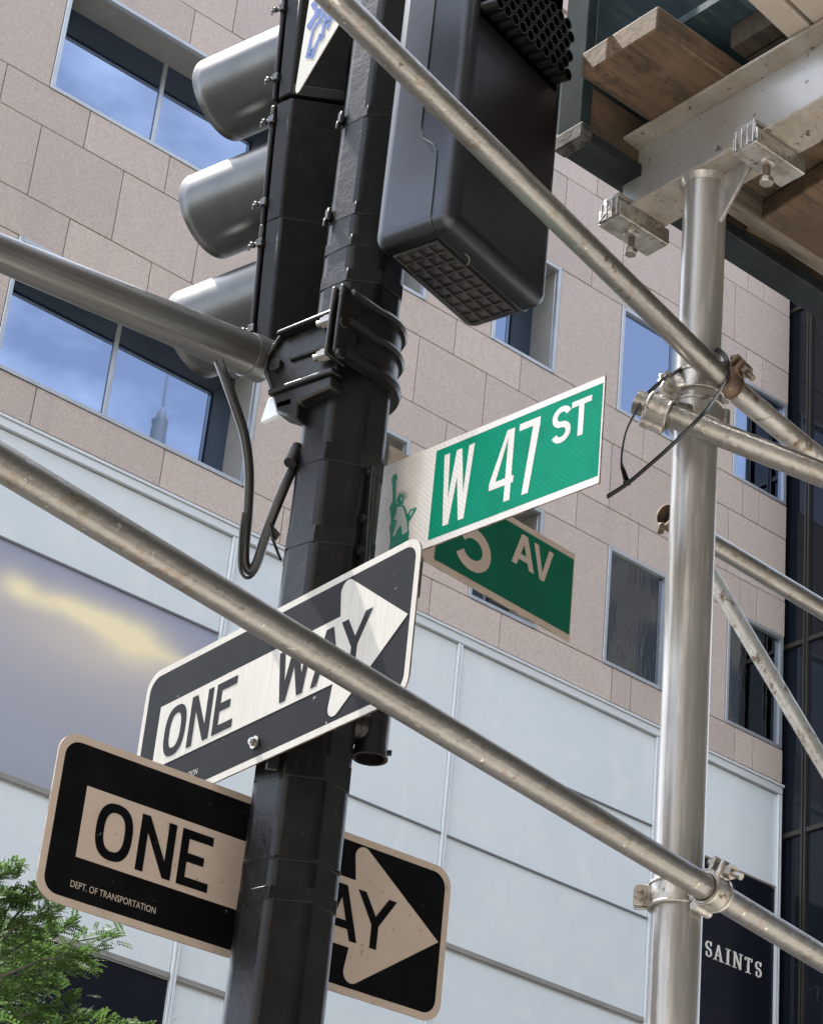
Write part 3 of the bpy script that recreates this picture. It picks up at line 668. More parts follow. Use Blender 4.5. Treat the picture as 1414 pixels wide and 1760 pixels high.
def glyph(c, x, y, w_, h, s):
    """flat polygons for a capital in the box (x,y,w,h), stroke s; ('ring', outer, inner) for closed forms"""
    X = lambda q: x+q*w_; Y = lambda q: y+q*h; sx = s/w_; sy = s/h
    if c == 'E': return [[(X(0), Y(0)), (X(1), Y(0)), (X(1), Y(sy)), (X(sx), Y(sy)), (X(sx), Y(.5-sy*.45)), (X(.78), Y(.5-sy*.45)), (X(.78), Y(.5+sy*.55)), (X(sx), Y(.5+sy*.55)), (X(sx), Y(1-sy)), (X(1), Y(1-sy)), (X(1), Y(1)), (X(0), Y(1))]]
    if c == 'N': return [[(X(0), Y(0)), (X(sx), Y(0)), (X(sx), Y(.70)), (X(1-sx*1.05), Y(0)), (X(1), Y(0)), (X(1), Y(1)), (X(1-sx), Y(1)), (X(1-sx), Y(.30)), (X(sx*1.05), Y(1)), (X(0), Y(1))]]
    if c == 'T': return [[(X(.5-sx/2), Y(0)), (X(.5+sx/2), Y(0)), (X(.5+sx/2), Y(1-sy)), (X(1), Y(1-sy)), (X(1), Y(1)), (X(0), Y(1)), (X(0), Y(1-sy)), (X(.5-sx/2), Y(1-sy))]]
    if c == 'H': return [[(X(0), Y(0)), (X(sx), Y(0)), (X(sx), Y(.5-sy/2)), (X(1-sx), Y(.5-sy/2)), (X(1-sx), Y(0)), (X(1), Y(0)), (X(1), Y(1)), (X(1-sx), Y(1)), (X(1-sx), Y(.5+sy/2)), (X(sx), Y(.5+sy/2)), (X(sx), Y(1)), (X(0), Y(1))]]
    if c == 'Y': return [[(X(.5-sx/2), Y(0)), (X(.5+sx/2), Y(0)), (X(.5+sx/2), Y(.43)), (X(1), Y(1)), (X(1-sx*1.15), Y(1)), (X(.5), Y(.43+sy*1.1)), (X(sx*1.15), Y(1)), (X(0), Y(1)), (X(.5-sx/2), Y(.43))]]
    if c == 'V': return [[(X(.5-sx*.55), Y(0)), (X(.5+sx*.55), Y(0)), (X(1), Y(1)), (X(1-sx*1.1), Y(1)), (X(.5), Y(sy*1.4)), (X(sx*1.1), Y(1)), (X(0), Y(1))]]
    if c == 'W':
        k = sx*1.0
        return [[(X(.25-k*.5), Y(0)), (X(.25+k*.5), Y(0)), (X(.5), Y(.62)), (X(.75-k*.5), Y(0)), (X(.75+k*.5), Y(0)), (X(1), Y(1)), (X(1-k), Y(1)), (X(.75), Y(.36)), (X(.5+k*.48), Y(1)), (X(.5-k*.48), Y(1)), (X(.25), Y(.36)), (X(k), Y(1)), (X(0), Y(1))]]
    if c == 'A':
        k = sx*1.08; vb = .20; vt = vb+sy*.95
        il = lambda v_: k+(.5-k)*v_*1.0/(1-sy*1.5) if v_ < 1-sy*1.5 else .5
        a0, a1 = il(vb), il(vt)
        return [[(X(0), Y(0)), (X(k), Y(0)), (X(.5), Y(1-sy*1.5)), (X(1-k), Y(0)), (X(1), Y(0)), (X(.5+k*.58), Y(1)), (X(.5-k*.58), Y(1))],
                [(X(a0), Y(vb)), (X(1-a0), Y(vb)), (X(1-a1), Y(vt)), (X(a1), Y(vt))]]
    if c == '7': return [[(X(0), Y(1)), (X(0), Y(1-sy)), (X(1-sx*1.15), Y(1-sy)), (X(.34), Y(0)), (X(.34+sx*1.05), Y(0)), (X(1), Y(1-sy*1.1)), (X(1), Y(1))]]
    if c == '4':
        return [[(X(.70), Y(0)), (X(.70+sx), Y(0)), (X(.70+sx), Y(1)), (X(.70), Y(1))], [(X(0), Y(.23)), (X(.70), Y(.23)), (X(.70), Y(.23+sy)), (X(0), Y(.23+sy))],
                [(X(.70+sx), Y(.23)), (X(1.06), Y(.23)), (X(1.06), Y(.23+sy)), (X(.70+sx), Y(.23+sy))],
                [(X(0), Y(.23+sy)), (X(sx*1.05), Y(.23+sy)), (X(.70), Y(.88)), (X(.70), Y(1)), (X(.64), Y(1))]]
    if c == 'O':
        n = 40; o_, i_ = [], []
        for q in range(n):
            t = 2*math.pi*q/n; ex = 2/2.5
            cx, cy = math.copysign(abs(math.cos(t))**ex, math.cos(t)), math.copysign(abs(math.sin(t))**ex, math.sin(t))
            o_.append((X(.5)+cx*w_/2, Y(.5)+cy*h/2)); i_.append((X(.5)+cx*(w_/2-s), Y(.5)+cy*(h/2-s)))
        return [('ring', o_, i_)]
    if c == 'S':
        pts = []
        rx, ry = (w_-s)/2, (h-s)/4
        for i in range(15): t = R(20+i*(250/14)); pts.append((X(.5)+rx*math.cos(t), y+h-s/2-ry+ry*math.sin(t)))
        for i in range(1, 15): t = R(90-i*(250/14)); pts.append((X(.5)+rx*math.cos(t), y+s/2+ry+ry*math.sin(t)))
        return [strip_poly(pts, s)]
    if c == '5':
        pts = [(X(.97), y+h-s/2), (X(.20), y+h-s/2)]
        a = [(X(.97), y+h), (X(.12), y+h), (X(.06), y+h*.47), (X(.06)+s*.9, y+h*.47), (X(.12)+s*.85, y+h-s), (X(.97), y+h-s)]
        p2 = []
        rx, ry = (w_-s)/2, (h*.62-s)/2; cy = y+s/2+ry
        for i in range(20): t = R(148-i*(300/19)); p2.append((X(.48)+rx*math.cos(t), cy+ry*math.sin(t)))
        return [a, strip_poly(p2, s)]
    if c == 'C':
        p2 = []
        for i in range(22): t = R(50+i*(260/21)); p2.append((X(.5)+(w_-s)/2*math.cos(t), Y(.5)+(h-s)/2*math.sin(t)))
        return [strip_poly(p2, s)]
def put(mb_, pl, polys, h0, th, flipv=0):
    for i, g in enumerate(polys):
        hh_ = h0 + i*.00008
        if g[0] == 'ring': mb_.ring([pl.P(a, b, hh_) for a, b in g[1]], [pl.P(a, b, hh_) for a, b in g[2]], pl.n*th)
        else: mb_.prism([pl.P(a, b, hh_) for a, b in g], pl.n*th)

def text_mesh(txt, size):
    cu = bpy.data.curves.new('t', 'FONT'); cu.body = txt; cu.size = size; cu.resolution_u = 3
    ob_ = bpy.data.objects.new('t', cu); COL.objects.link(ob_)
    me = bpy.data.meshes.new_from_object(ob_.evaluated_get(bpy.context.evaluated_depsgraph_get())); bpy.data.objects.remove(ob_, do_unlink=True)
    v_ = [tuple(q.co) for q in me.vertices]; f_ = [tuple(p.vertices) for p in me.polygons]; bpy.data.meshes.remove(me)
    return v_, f_
def one_way(pl, su, label, wt, roll=0):
    """36 x 12 inch one-way plate; su scales the width"""
    sg = thing('one_way_sign', label, 'sign', pl.P(0, -.155), 'one way plates on the pole')
    U = lambda q: q*su
    hb = math.tan(R(roll))
    class Pl2(Plane):
        def __init__(s): pass
        def P(s, u_, v_, h=0): return pl.P(u_, v_+hb*u_, h)
    q = Pl2(); q.n = pl.n
    o_ = rrect(U(-.442), U(.461), -.156, .154, .040); i_ = rrect(U(-.428), U(.447), -.142, .140, .030)
    m_ = MB(); m_.prism([q.P(a, b, -.003) for a, b in o_], pl.n*.003); m_.build('plate', M['sign_edge'], sg, smooth=False)
    m_ = MB(); m_.ring([q.P(a, b, .0001) for a, b in o_], [q.P(a, b, .0001) for a, b in i_], pl.n*.0004); m_.build('border', wt, sg, smooth=False)
    m_ = MB(); m_.prism([q.P(a, b, .0001) for a, b in i_], pl.n*.0003); m_.build('field', M['sign_black'], sg, smooth=False)
    # arrow: band, barbed head
    head = []
    def arcp(cx, cy, r_, a0, a1, n=8): return [(cx+r_*math.cos(R(a0+(a1-a0)*i/n)), cy+r_*math.sin(R(a0+(a1-a0)*i/n))) for i in range(n+1)]
    up = arcp(.243, .116, .020, 185, 52)
    dn = arcp(.243, -.112, .020, -52, -185)
    arrow = [(-.374, .066), (.230, .066)] + up + [(.441, .002)] + dn + [(.230, -.066), (-.374, -.066)]
    m_ = MB(); m_.prism([q.P(U(a), b, .0008) for a, b in arrow], pl.n*.0004); m_.build('arrow', wt, sg, smooth=False)
    s = .0165
    for c, x0, x1 in (('O', -.344, -.268), ('N', -.254, -.179), ('E', -.166, -.098), ('W', .042, .150), ('A', .158, .246), ('Y', .238, .332)):
        m_ = MB(); put(m_, q, glyph(c, U(x0), -.054, U(x1-x0), .105, s), .0016, .0004)
        m_.build('letter', M['sign_black'], sg, smooth=False)
    v_, f_ = text_mesh('DEPT. OF TRANSPORTATION', .0175)
    wmax = max(a[0] for a in v_); k = .178/wmax
    m_ = MB(); m_.add([q.P(U(-.376+a[0]*k), -.121+a[1]*1.0, .0012) for a in v_], f_); m_.build('small_print', wt, sg, smooth=False, fix=False)
    for (u_, v_) in ((-.006, -.112), (-.006, .112)):
        m_ = MB(); c_ = q.P(U(u_), v_, .001); m_.tube([c_, c_+pl.n*.003], .0125, n=20); m_.hexbolt(c_+pl.n*.003, pl.n, .008, .007); m_.tube([c_+pl.n*.009, c_+pl.n*.013], .0045, n=10)
        m_.build('bolt', M['bolt'], sg)
    return sg
one_way(Plane((2.43, 3.444, 3.15), -1.0), 1.0, 'lower shaded one way sign pointing right, partly hidden behind the pole', M['tan_sheet'], 1.2)
one_way(Plane((2.312, 3.32, 3.46), -91.4), .93, 'upper sunlit one way sign fixed across the front of the pole', M['sign_white'], 1.0)
# band clips behind the two plates
for nm, a, b in (('x', (704, 1000), 4.42), ('y', (703, 1022), 4.42)): pass
clip = thing('sign_clip', 'small black channel clip behind the right end of the upper one way sign', 'bracket', at(716, 1000, 4.40))
MB().box(at(713, 995, 4.405), (.03, .012, .085), (hdir(-91), hdir(-1), ZUP)).build('channel', M['black_cast'], clip, bevel=.004)
for y_ in (975, 985, 1010, 1018): MB().sphere(at(718, y_, 4.39), .0045, 8, 6).build('rivet', M['bolt'], clip)

# ---- street name plates
def name_sign(name, pl, u0, u1, v0, v1, g0, gv, label, wt, gm, letters, lm, edge=.016):
    sg = thing(name, label, 'sign', pl.P((u0+u1)/2, v0), 'street name signs on the pole')
    MB().prism([pl.P(a, b, -.0035) for a, b in ((u0, v0), (u1, v0), (u1, v1), (u0, v1))], pl.n*.0035).build('plate', M['sign_edge'], sg, smooth=False, bevel=.001, seg=1)
    MB().prism([pl.P(a, b, .0001) for a, b in rrect(u0+.001, u1-.001, v0+.001, v1-.001, .004, 3)], pl.n*.0004).build('sheeting', wt, sg, smooth=False)
    MB().prism([pl.P(a, b, .0008) for a, b in ((g0, v0+edge), (u1-.004, v0+edge), (u1-.004, v1-edge), (g0, v1-edge))], pl.n*.0004).build('field', gm, sg, smooth=False)
    for (c, x, y, w_, h, s) in letters:
        m_ = MB(); put(m_, pl, glyph(c, x, y, w_, h, s), .0015, .0004); m_.build('letter', lm, sg, smooth=False)
    return sg
PL47 = Plane((2.57, 3.06, 3.922), -84.9)
s47 = name_sign('street_name_sign', PL47, -.284, .291, -.115, .116, -.136, .1, 'bright green W 47 ST street sign with a statue emblem', M['sheet_white'], M['sheet_green'],
    [('W', -.112, -.080, .080, .162, .0145), ('4', .016, -.078, .058, .158, .0150), ('7', .084, -.078, .052, .160, .0150), ('S', .167, .004, .047, .080, .0125), ('T', .214, .004, .048, .079, .0125)], M['sheet_letter'])
# robed torch-bearer emblem, left end of the plate
def e47(pts, h): return [on(640+x/9.264, 780+y/9.264, PL47.c, PL47.n)+PL47.n*h for x, y in pts]
MB().prism(e47([(255, 1640), (290, 1400), (285, 1250), (275, 1170), (300, 1090), (295, 980), (280, 860), (300, 810), (325, 770), (330, 640), (322, 500), (312, 440), (315, 390), (340, 345), (375, 320), (400, 345), (402, 395), (385, 435), (380, 500), (378, 640), (378, 700), (385, 770), (400, 800), (450, 825), (500, 820), (535, 870), (555, 950), (575, 1010), (590, 1100), (580, 1180), (590, 1260), (580, 1345), (570, 1640)], .0012), PL47.n*.0003).build('emblem_body', M['statue_green'], s47, smooth=False)
MB().prism(e47([(395, 715), (415, 680), (445, 655), (485, 655), (510, 690), (505, 750), (485, 800), (450, 832), (415, 805), (395, 755)], .00125), PL47.n*.0003).build('emblem_head', M['statue_green'], s47, smooth=False)
for a, b in (((432, 660), (396, 612)), ((470, 648), (476, 572)), ((492, 650), (534, 582)), ((508, 668), (578, 622)), ((512, 700), (580, 684)), ((450, 652), (440, 600))):
    dx, dy = b[0]-a[0], b[1]-a[1]; l_ = math.hypot(dx, dy); nx, ny = -dy/l_*9, dx/l_*9
    MB().prism(e47([(a[0]+nx, a[1]+ny), b, (a[0]-nx, a[1]-ny)], .00128), PL47.n*.0003).build('emblem_ray', M['statue_green'], s47, smooth=False)
MB().prism(e47([(565, 965), (610, 890), (712, 853), (690, 920), (640, 1000), (602, 1075), (578, 1060)], .00125), PL47.n*.0003).build('emblem_tablet', M['statue_green'], s47, smooth=False)
for pg in ([(405, 855), (488, 842), (515, 920), (540, 1010), (562, 1110), (566, 1235), (485, 1300), (470, 1150), (425, 1180), (355, 1330), (335, 1300), (405, 1060), (350, 1060), (385, 960)], [(600, 985), (612, 925), (665, 890), (650, 940), (615, 1000)], [(455, 700), (492, 690), (488, 740), (462, 760)]):
    MB().prism(e47(pg, .0017), PL47.n*.0002).build('emblem_drapery', M['statue_pale'], s47, smooth=False)
PL5 = Plane((2.95, 3.5, 4.0), 4.3)
s5 = name_sign('street_name_sign', PL5, -.291, .291, -.024, .195, -.137, .1, 'weathered dark green 5 AV street sign half behind the W 47 ST sign', M['tan_sheet'], M['sheet_green_shade'],
    [('5', -.082, .012, .112, .166, .0265), ('A', .090, .088, .072, .079, .0150), ('V', .156, .083, .064, .081, .0135)], M['tan_sheet'])

# ---- white pennant with blue lettering, hung left of the pole
PN = Plane(at(540, 80, 4.86), -84)
pen = thing('pennant_sign', 'small white pennant with blue lettering hung beside the black signal body', 'sign', on(508, 158, PN.c, PN.n))
def pn(x, y, h=0): return on(x, y, PN.c, PN.n)+PN.n*h
tri = [(509, 160), (507, 154), (531, 0), (553, -150), (690, -150), (584, 38), (514, 156)]
MB().prism([pn(x, y, -.002) for x, y in tri], PN.n*.002).build('plate', M['pennant_white'], pen, smooth=False, bevel=.0008, seg=1)
def blue_stroke(pts, wd):
    wd = [q*1.45 for q in wd]; pl_ = strip_poly(pts, wd); m_ = MB(); m_.prism([pn(x, y, .0005) for x, y in pl_], PN.n*.0003); m_.build('lettering', M['print_blue'], pen, smooth=False)
blue_stroke([(552, -2), (545, 2), (538, 9), (541, 14), (546, 16), (543, 26), (537, 36), (531, 46), (531, 50)], [3, 6, 6, 5, 6, 4, 5, 6, 2])
blue_stroke([(553, 8), (549, 20), (545, 32)], [1.5, 2, 1]); blue_stroke([(556, 14), (553, 26), (550, 36)], [2.5, 6, 1.5])
blue_stroke([(553, 34), (545, 40), (538, 52), (534, 68), (531, 86), (530, 98), (533, 97), (541, 82), (548, 66), (552, 58)], [5, 3, 2.5, 2.5, 4, 7, 7, 3.5, 2.5, 5])
blue_stroke([(561, 20), (557, 42), (554, 62), (550, 70)], [2, 3, 4, 1]); blue_stroke([(568, 22), (564, 38), (562, 50)], [3, 6, 2]); blue_stroke([(559, 40), (565, 36), (573, 31)], [3, 3, 1.5])

# ================================================================== TRAFFIC SIGNAL (seen from behind)
TA = at(443, 551, 5.02)
hfw = Vector((math.sin(YAW), math.cos(YAW), 0))
v1 = ray(495, 0); zq = (TA-EYE).dot(hfw)/v1.dot(hfw); TB = EYE+v1*zq
UPS = (TB-TA).normalized()
VV = hdir(104.0); VV = (VV-UPS*VV.dot(UPS)).normalized(); SS = VV.cross(UPS).normalized()    # VV: way the lamps face, SS: to the right
if SS.dot(_r0) < 0: SS = -SS
sig = thing('traffic_signal', 'black three lamp traffic signal seen from behind with silver visors', 'traffic light', TA-UPS*.25)
def sy(py): # point on the door edge at image row py
    v_ = ray(495-.0944*py, py); n_ = (hfw-UPS*hfw.dot(UPS)).normalized(); return EYE+v_*((TA-EYE).dot(n_)/v_.dot(n_))
secs = [sy(70), sy(277), sy(487)]
pitch_ = (secs[0]-secs[2]).length/2
WB = .125
for i, sc_ in enumerate(secs):
    g = pitch_/2-.002
    prof = [(0, .004), (0, -.036), (.085, -.121), (2*WB-.085, -.121), (2*WB, -.036), (2*WB, .004)]
    m = MB().prism([sc_+SS*a+VV*b-UPS*g for a, b in prof], UPS*(2*g))
    body_ = m.build('housing', M['signal_black'], sig, bevel=.005)
    # door with round rim
    m = MB().box(sc_+SS*WB+VV*.014, (2*WB+.004, .012, 2*g-.004), (SS, VV, UPS)); m.build('door', M['signal_black'], body_, bevel=.004)
    # visor: tunnel cut away underneath, longer at the top
    ax0 = sc_+SS*.132+VV*.018+UPS*.050; rv_ = .101; droop = -UPS*.012
    nA, nL = 44, 10; vsr = MB(); vv = []
    for k in range(nA+1):
        a = R(-90+360*k/nA); ca, sa = math.cos(a), math.sin(a)
        Lk = .277-.012*max(0.0, -sa)
        for j in range(nL+1):
            t = j/nL
            vv.append(ax0 + (SS*ca+UPS*sa)*rv_ + (VV+droop).normalized()*(Lk*t))
    fs = [(k*(nL+1)+j, (k+1)*(nL+1)+j, (k+1)*(nL+1)+j+1, k*(nL+1)+j+1) for k in range(nA) for j in range(nL)]
    vsr.add(vv, fs); o = vsr.build('visor', M['visor'], sig, ang=60)
    sm = o.modifiers.new('wall', 'SOLIDIFY'); sm.thickness = .003; sm.offset = -1
    MB().tube([ax0-VV*.004, ax0+VV*.01, ax0+VV*.016], [.095, .095, .02], n=32).build('lens', M['louver'], body_)
for py in (10, 130, 203, 345, 415, 563):
    p = sy(py)+SS*.004+VV*.016
    m = MB().tube([p-VV*.012-SS*.008, p+VV*.026-SS*.008], .0032, n=10).hexbolt(p+VV*.010-SS*.008, VV, .0075, .008).box(p-SS*.006-VV*.004, (.012, .016, .018), (SS, VV, UPS))
    m.box(p+VV*.022-SS*.008+UPS*.006, (.003, .005, .014), (SS, VV, UPS)).box(p+VV*.024-SS*.008-UPS*.005, (.003, .005, .012), (SS, VV, UPS))
    m.build('wing_nut', M['wing'], sig, bevel=.0012, seg=1)
# rear strap plate under the pennant
ps = sy(162)+SS*.04-VV*.078
MB().box(ps, (.11, .004, .026), ((SS-VV).normalized(), (SS+VV).normalized(), UPS)).build('back_strap', M['black_cast'], sig, bevel=.002)
# bracket to the pole
for k_, sc_ in enumerate((secs[0], secs[2])):
    A_ = sc_+SS*.13-VV*.10; B_ = Vector((PX, PY, A_.z)); MB().tube([A_, B_], .02, n=14).build('mount', M['black_cast'], sig)

# ================================================================== PEDESTRIAN SIGNAL
pc = Vector((2.510, 3.115, 4.368)); AZP = 13.3
pa = hdir(AZP); pb = hdir(AZP+90); HW, HD, HH = .172, .098, .74
ped = thing('pedestrian_signal', 'grey pedestrian signal box with a dark front and ribbed underside', 'pedestrian signal', pc)
axp = (pa, pb, ZUP)
case = MB().box(pc+ZUP*(HH/2), (2*HW, 2*HD, HH), axp).build('case', M['ped_side'], ped, bevel=.030, seg=7, ang=40)
def pp(a, b, z): return pc + pa*a + pb*b + ZUP*z
sm_ = [pp(-HW-.0004, .002, z) for z in (.70, .5, .36, .27)] + [pp(-HW-.0004, b, z) for b, z in ((.0, .25), (-.008, .232), (-.022, .218), (-.036, .205), (-.043, .188), (-.045, .165))] + [pp(-HW-.0004, -.046, z) for z in (.12, .06, .030)]
sm_ += [pp(-HW+.030-.0304*math.cos(R(t)), -.046, .030-.0304*math.sin(R(t))) for t in (30, 60, 90)] + [pp(a, -.046, -.0004) for a in (-.10, 0, .10, HW-.030)]
sm_ += [pp(HW-.030+.0304*math.sin(R(t)), -.046, .030-.0304*math.cos(R(t))) for t in (30, 60, 90)] + [pp(HW+.0004, -.046, z) for z in (.08, .3, .7)]
MB().tube(sm_, .0022, n=8).build('seam', M['louver'], ped)
# ribbed underside
m = MB()
a0, a1, b0, b1 = -HW+.042, HW-.036, -.036, HD-.030
na, nb = 8, 4
for i in range(na+1):
    a = a0+(a1-a0)*i/na
    m.box(pp(a, (b0+b1)/2, -.0025), (.0035, b1-b0, .007), axp)
for j in range(nb+1):
    b = b0+(b1-b0)*j/nb
    m.box(pp((a0+a1)/2, b, -.0026), (a1-a0+.004, .0035, .0071), axp)
m.build('vent_rib', M['ped_dark'], ped, bevel=.0012, seg=2, kind='stuff')
m = MB()
for i in range(na):
    for j in range(nb):
        a = a0+(a1-a0)*(i+.5)/na; b = b0+(b1-b0)*(j+.5)/nb
        m.add([pp(a-(a1-a0)/na*.47, b-(b1-b0)/nb*.47, -.0008), pp(a+(a1-a0)/na*.47, b-(b1-b0)/nb*.47, -.0008), pp(a+(a1-a0)/na*.47, b+(b1-b0)/nb*.47, -.0008), pp(a-(a1-a0)/na*.47, b+(b1-b0)/nb*.47, -.0008), pp(a, b, -.0050)], [(0, 1, 4), (1, 2, 4), (2, 3, 4), (3, 0, 4), (3, 2, 1, 0)])
m.build('vent_pocket', M['ped_dark'], ped, smooth=False, kind='stuff')
MB().band(pp(-.058, -.046, -.003), pa*.5+ZUP, .013, .003, .002, a0=0, a1=180).build('latch_ring', M['bolt'], ped)
# honeycomb sun shield over the lens: black tubes in staggered rows
z0h = onp = on(944, 100, pp(0, -HD-.03, 0), pb).z-pc.z
m = MB(); rt = .0135
for j in range(12):
    for i in range(11):
        a = -.135+i*.0285+(.01425 if j % 2 else 0)
        z = z0h+j*.0255
        if a > .122 or z > .70: continue
        m.lathe(pp(a, -HD, z), -pb-ZUP*.1, [(rt, 0), (rt, .040), (rt*.84, .040), (rt*.84, .002)], n=16)
m.build('honeycomb_shield', M['louver'], ped, kind='stuff')
MB().box(pp(-.004, -HD-.0005, z0h+.14), (.28, .003, .33), axp).build('lens', M['void'], ped)
for z in (.12, .5):
    MB().tube([pp(-.02, HD-.01, z), Vector((PX, PY, pc.z+z))], .022, n=14).build('mount', M['black_cast'], ped)

# ================================================================== SCAFFOLD (sidewalk shed)
SX, SY, ZT = 2.95, 2.88, 4.730
RP, RB = .04445, .02415
def pipe_mesh(a, b, r_, n=32, sag=0):
    P = [Vector(a).lerp(Vector(b), i/10) for i in range(11)]
    return MB().tube(P, r_, n=n)
post = thing('scaffold_post', 'thick silver vertical scaffold post under the steel beam', 'scaffold post', (SX, SY, 0))
MB().tube([(SX, SY, 0), (SX, SY, 1), (SX, SY, 2), (SX, SY, 3), (SX, SY, 4), (SX, SY, ZT)], RP, n=48).build('pipe', M['post'], post)
MB().tube([(SX, SY, ZT-.014), (SX, SY, ZT-.004), (SX, SY, ZT)], [RP+.001, RP+.007, RP+.009], n=40).build('weld', M['post'], post)
MB().bb(SX-.1, SX+.1, SY-.1, SY+.1, .001, .012).build('base_plate', M['post'], post, bevel=.003)
# gusset plate towards the camera side
MB().prism([(SX+.004, SY-RP+.004, ZT), (SX+.004, SY-RP-.092, ZT), (SX+.004, SY-RP-.090, ZT-.012), (SX+.004, SY-RP-.006, ZT-.118), (SX+.004, SY-RP+.004, ZT-.118)], (-.008, 0, 0)).build('gusset', M['post'], post, bevel=.0015, seg=1)
# beam: I section along Y
YE = 3.125
bm_ = thing('steel_beam', 'galvanised steel I beam resting on the scaffold post', 'steel beam', (SX, YE, ZT))
HB, WF, TF, TW = .205, .105, .010, .008
MB().bb(SX-TW/2, SX+TW/2, -3, YE, ZT+TF, ZT+HB-TF).build('web', M['beam'], bm_, smooth=False)
MB().prism([(SX-WF/2, YE, ZT), (SX+WF/2, YE, ZT), (SX+WF/2, YE, ZT+TF*.8), (SX+.012, YE, ZT+TF*1.3), (SX-.012, YE, ZT+TF*1.3), (SX-WF/2, YE, ZT+TF*.8)], (0, -YE-3, 0)).build('bottom_flange', M['beam_flange'], bm_, smooth=False, bevel=.002, seg=1)
MB().prism([(SX-WF/2, YE, ZT+HB), (SX+WF/2, YE, ZT+HB), (SX+WF/2, YE, ZT+HB-TF*.8), (SX+.012, YE, ZT+HB-TF*1.3), (SX-.012, YE, ZT+HB-TF*1.3), (SX-WF/2, YE, ZT+HB-TF*.8)], (0, -YE-3, 0)).build('top_flange', M['beam_flange'], bm_, smooth=False, bevel=.002, seg=1)
def beam_clamp(y_, label, dx=0):
    c_ = thing('beam_clamp', label, 'clamp', (SX, y_, ZT-.02), 'beam clamps under the steel beam')
    w_ = .066; L0, L1 = SX-.074+dx, SX+.074+dx; zt = ZT-.0015
    m = MB().bb(L0, L1, y_-w_/2, y_+w_/2, zt-.042, zt-.036)
    m.bb(L0, L1, y_-w_/2, y_-w_/2+.005, zt-.036, zt-.002).bb(L0, L1, y_+w_/2-.005, y_+w_/2, zt-.036, zt-.002)
    m.bb(L0, L0+.006, y_-w_/2+.005, y_+w_/2-.005, zt-.036, zt+.012)
    m.build('channel', M['clamp'], c_, bevel=.004, seg=2)
    m = MB()
    for k in range(4): m.tube([(L0+.0012, y_-w_/2+.010+k*.0155, zt-.038), (L0+.0012, y_-w_/2+.010+k*.0155, zt+.010)], .0032, n=10)
    m.build('ridge', M['clamp'], c_)
    m = MB().bb(L0+.002, SX-WF/2+.018, y_-w_/2+.008, y_+w_/2-.008, ZT+TF+.001, ZT+TF+.012); m.build('jaw', M['clamp'], c_, bevel=.003)
    bx_ = SX-.006+dx
    MB().tube([(bx_, y_, zt-.04), (bx_, y_, zt-.082)], .0078, n=14).build('bolt_shank', M['bolt_dark'], c_)
    MB().hexbolt((bx_, y_, zt-.080), (0, 0, -1), .0150, .014).build('bolt_head', M['bolt'], c_, bevel=.002)
    MB().tube([(bx_, y_, zt-.0415), (bx_, y_, zt-.048), (bx_, y_, zt-.050)], [.019, .017, .012], n=18).build('nut', M['clamp'], c_)
beam_clamp(3.075, 'beam clamp at the free left end of the steel beam', -.012)
beam_clamp(2.70, 'beam clamp right of the post on the steel beam', -.004)

# ---- pipes
def pipe(name, label, a, b, r_, mat, ext0=0, ext1=0):
    a, b = Vector(a), Vector(b); d_ = (b-a).normalized(); a = a-d_*ext0; b = b+d_*ext1
    t = thing(name, label, 'scaffold pipe', a, 'scaffold brace pipes')
    o = MB()
    P = [a.lerp(b, i/14) for i in range(15)]
    o.tube(P, r_, n=36, caps=False)
    o.build('tube', mat, t)
    for e_, s_ in ((a, 1), (b, -1)):
        m = MB(); m.lathe(e_, d_*s_, [(r_+.0002, .004), (r_+.0002, 0), (r_-.004, 0), (r_-.004, .05), (.0005, .05)], n=36)
        m.build('pipe_end', mat, t)
    return a, b, d_
zP = lambda py: (on(1185, py, (SX, SY, 0), Vector((-_r0.y, _r0.x, 0)))-EYE).dot(FWD)
b1a, b1b = at(620, 42, 3.92), at(1222, 634, 4.80)
B1 = pipe('scaffold_brace', 'silver brace pipe crossing in front of the pedestrian signal down to the post', b1a, b1b, RB, M['pipe'], .55, .045)
B1c = pipe('scaffold_brace', 'bumpy rusty pipe leaving the upper coupler to the right', at(1268, 676, 4.96), at(1414, 795, 5.25), RB, M['pipe_rusty'], .03, .9)
iz = lambda x: 1/(.3215+(.2353-.3215)*x/1200)
B2 = pipe('scaffold_brace', 'long silver brace pipe crossing in front of the one way signs', at(0, 794, iz(0)), at(1414, 1648.6, iz(1414)), RB, M['pipe'], .6, 1.5)
B4 = pipe('scaffold_brace', 'short bright horizontal pipe clamped to the left of the post', at(1103, 694, 4.72), at(1414, 816, 4.60), RB, M['pipe'], .012, 1.2)
b5a, b5b = at(1150, 889, 5.75), at(1414, 1048, 6.05)
B5 = pipe('scaffold_brace', 'farther horizontal pipe passing behind the post', b5a, b5b, RB, M['pipe'], 0, 1.6)
B6 = pipe('scaffold_brace', 'thin scuffed diagonal pipe behind the post at the right edge', at(1239.6, 1019, 7.2), at(1409, 1303, 7.0), RB, M['pipe_rusty'], .18, 1.2)

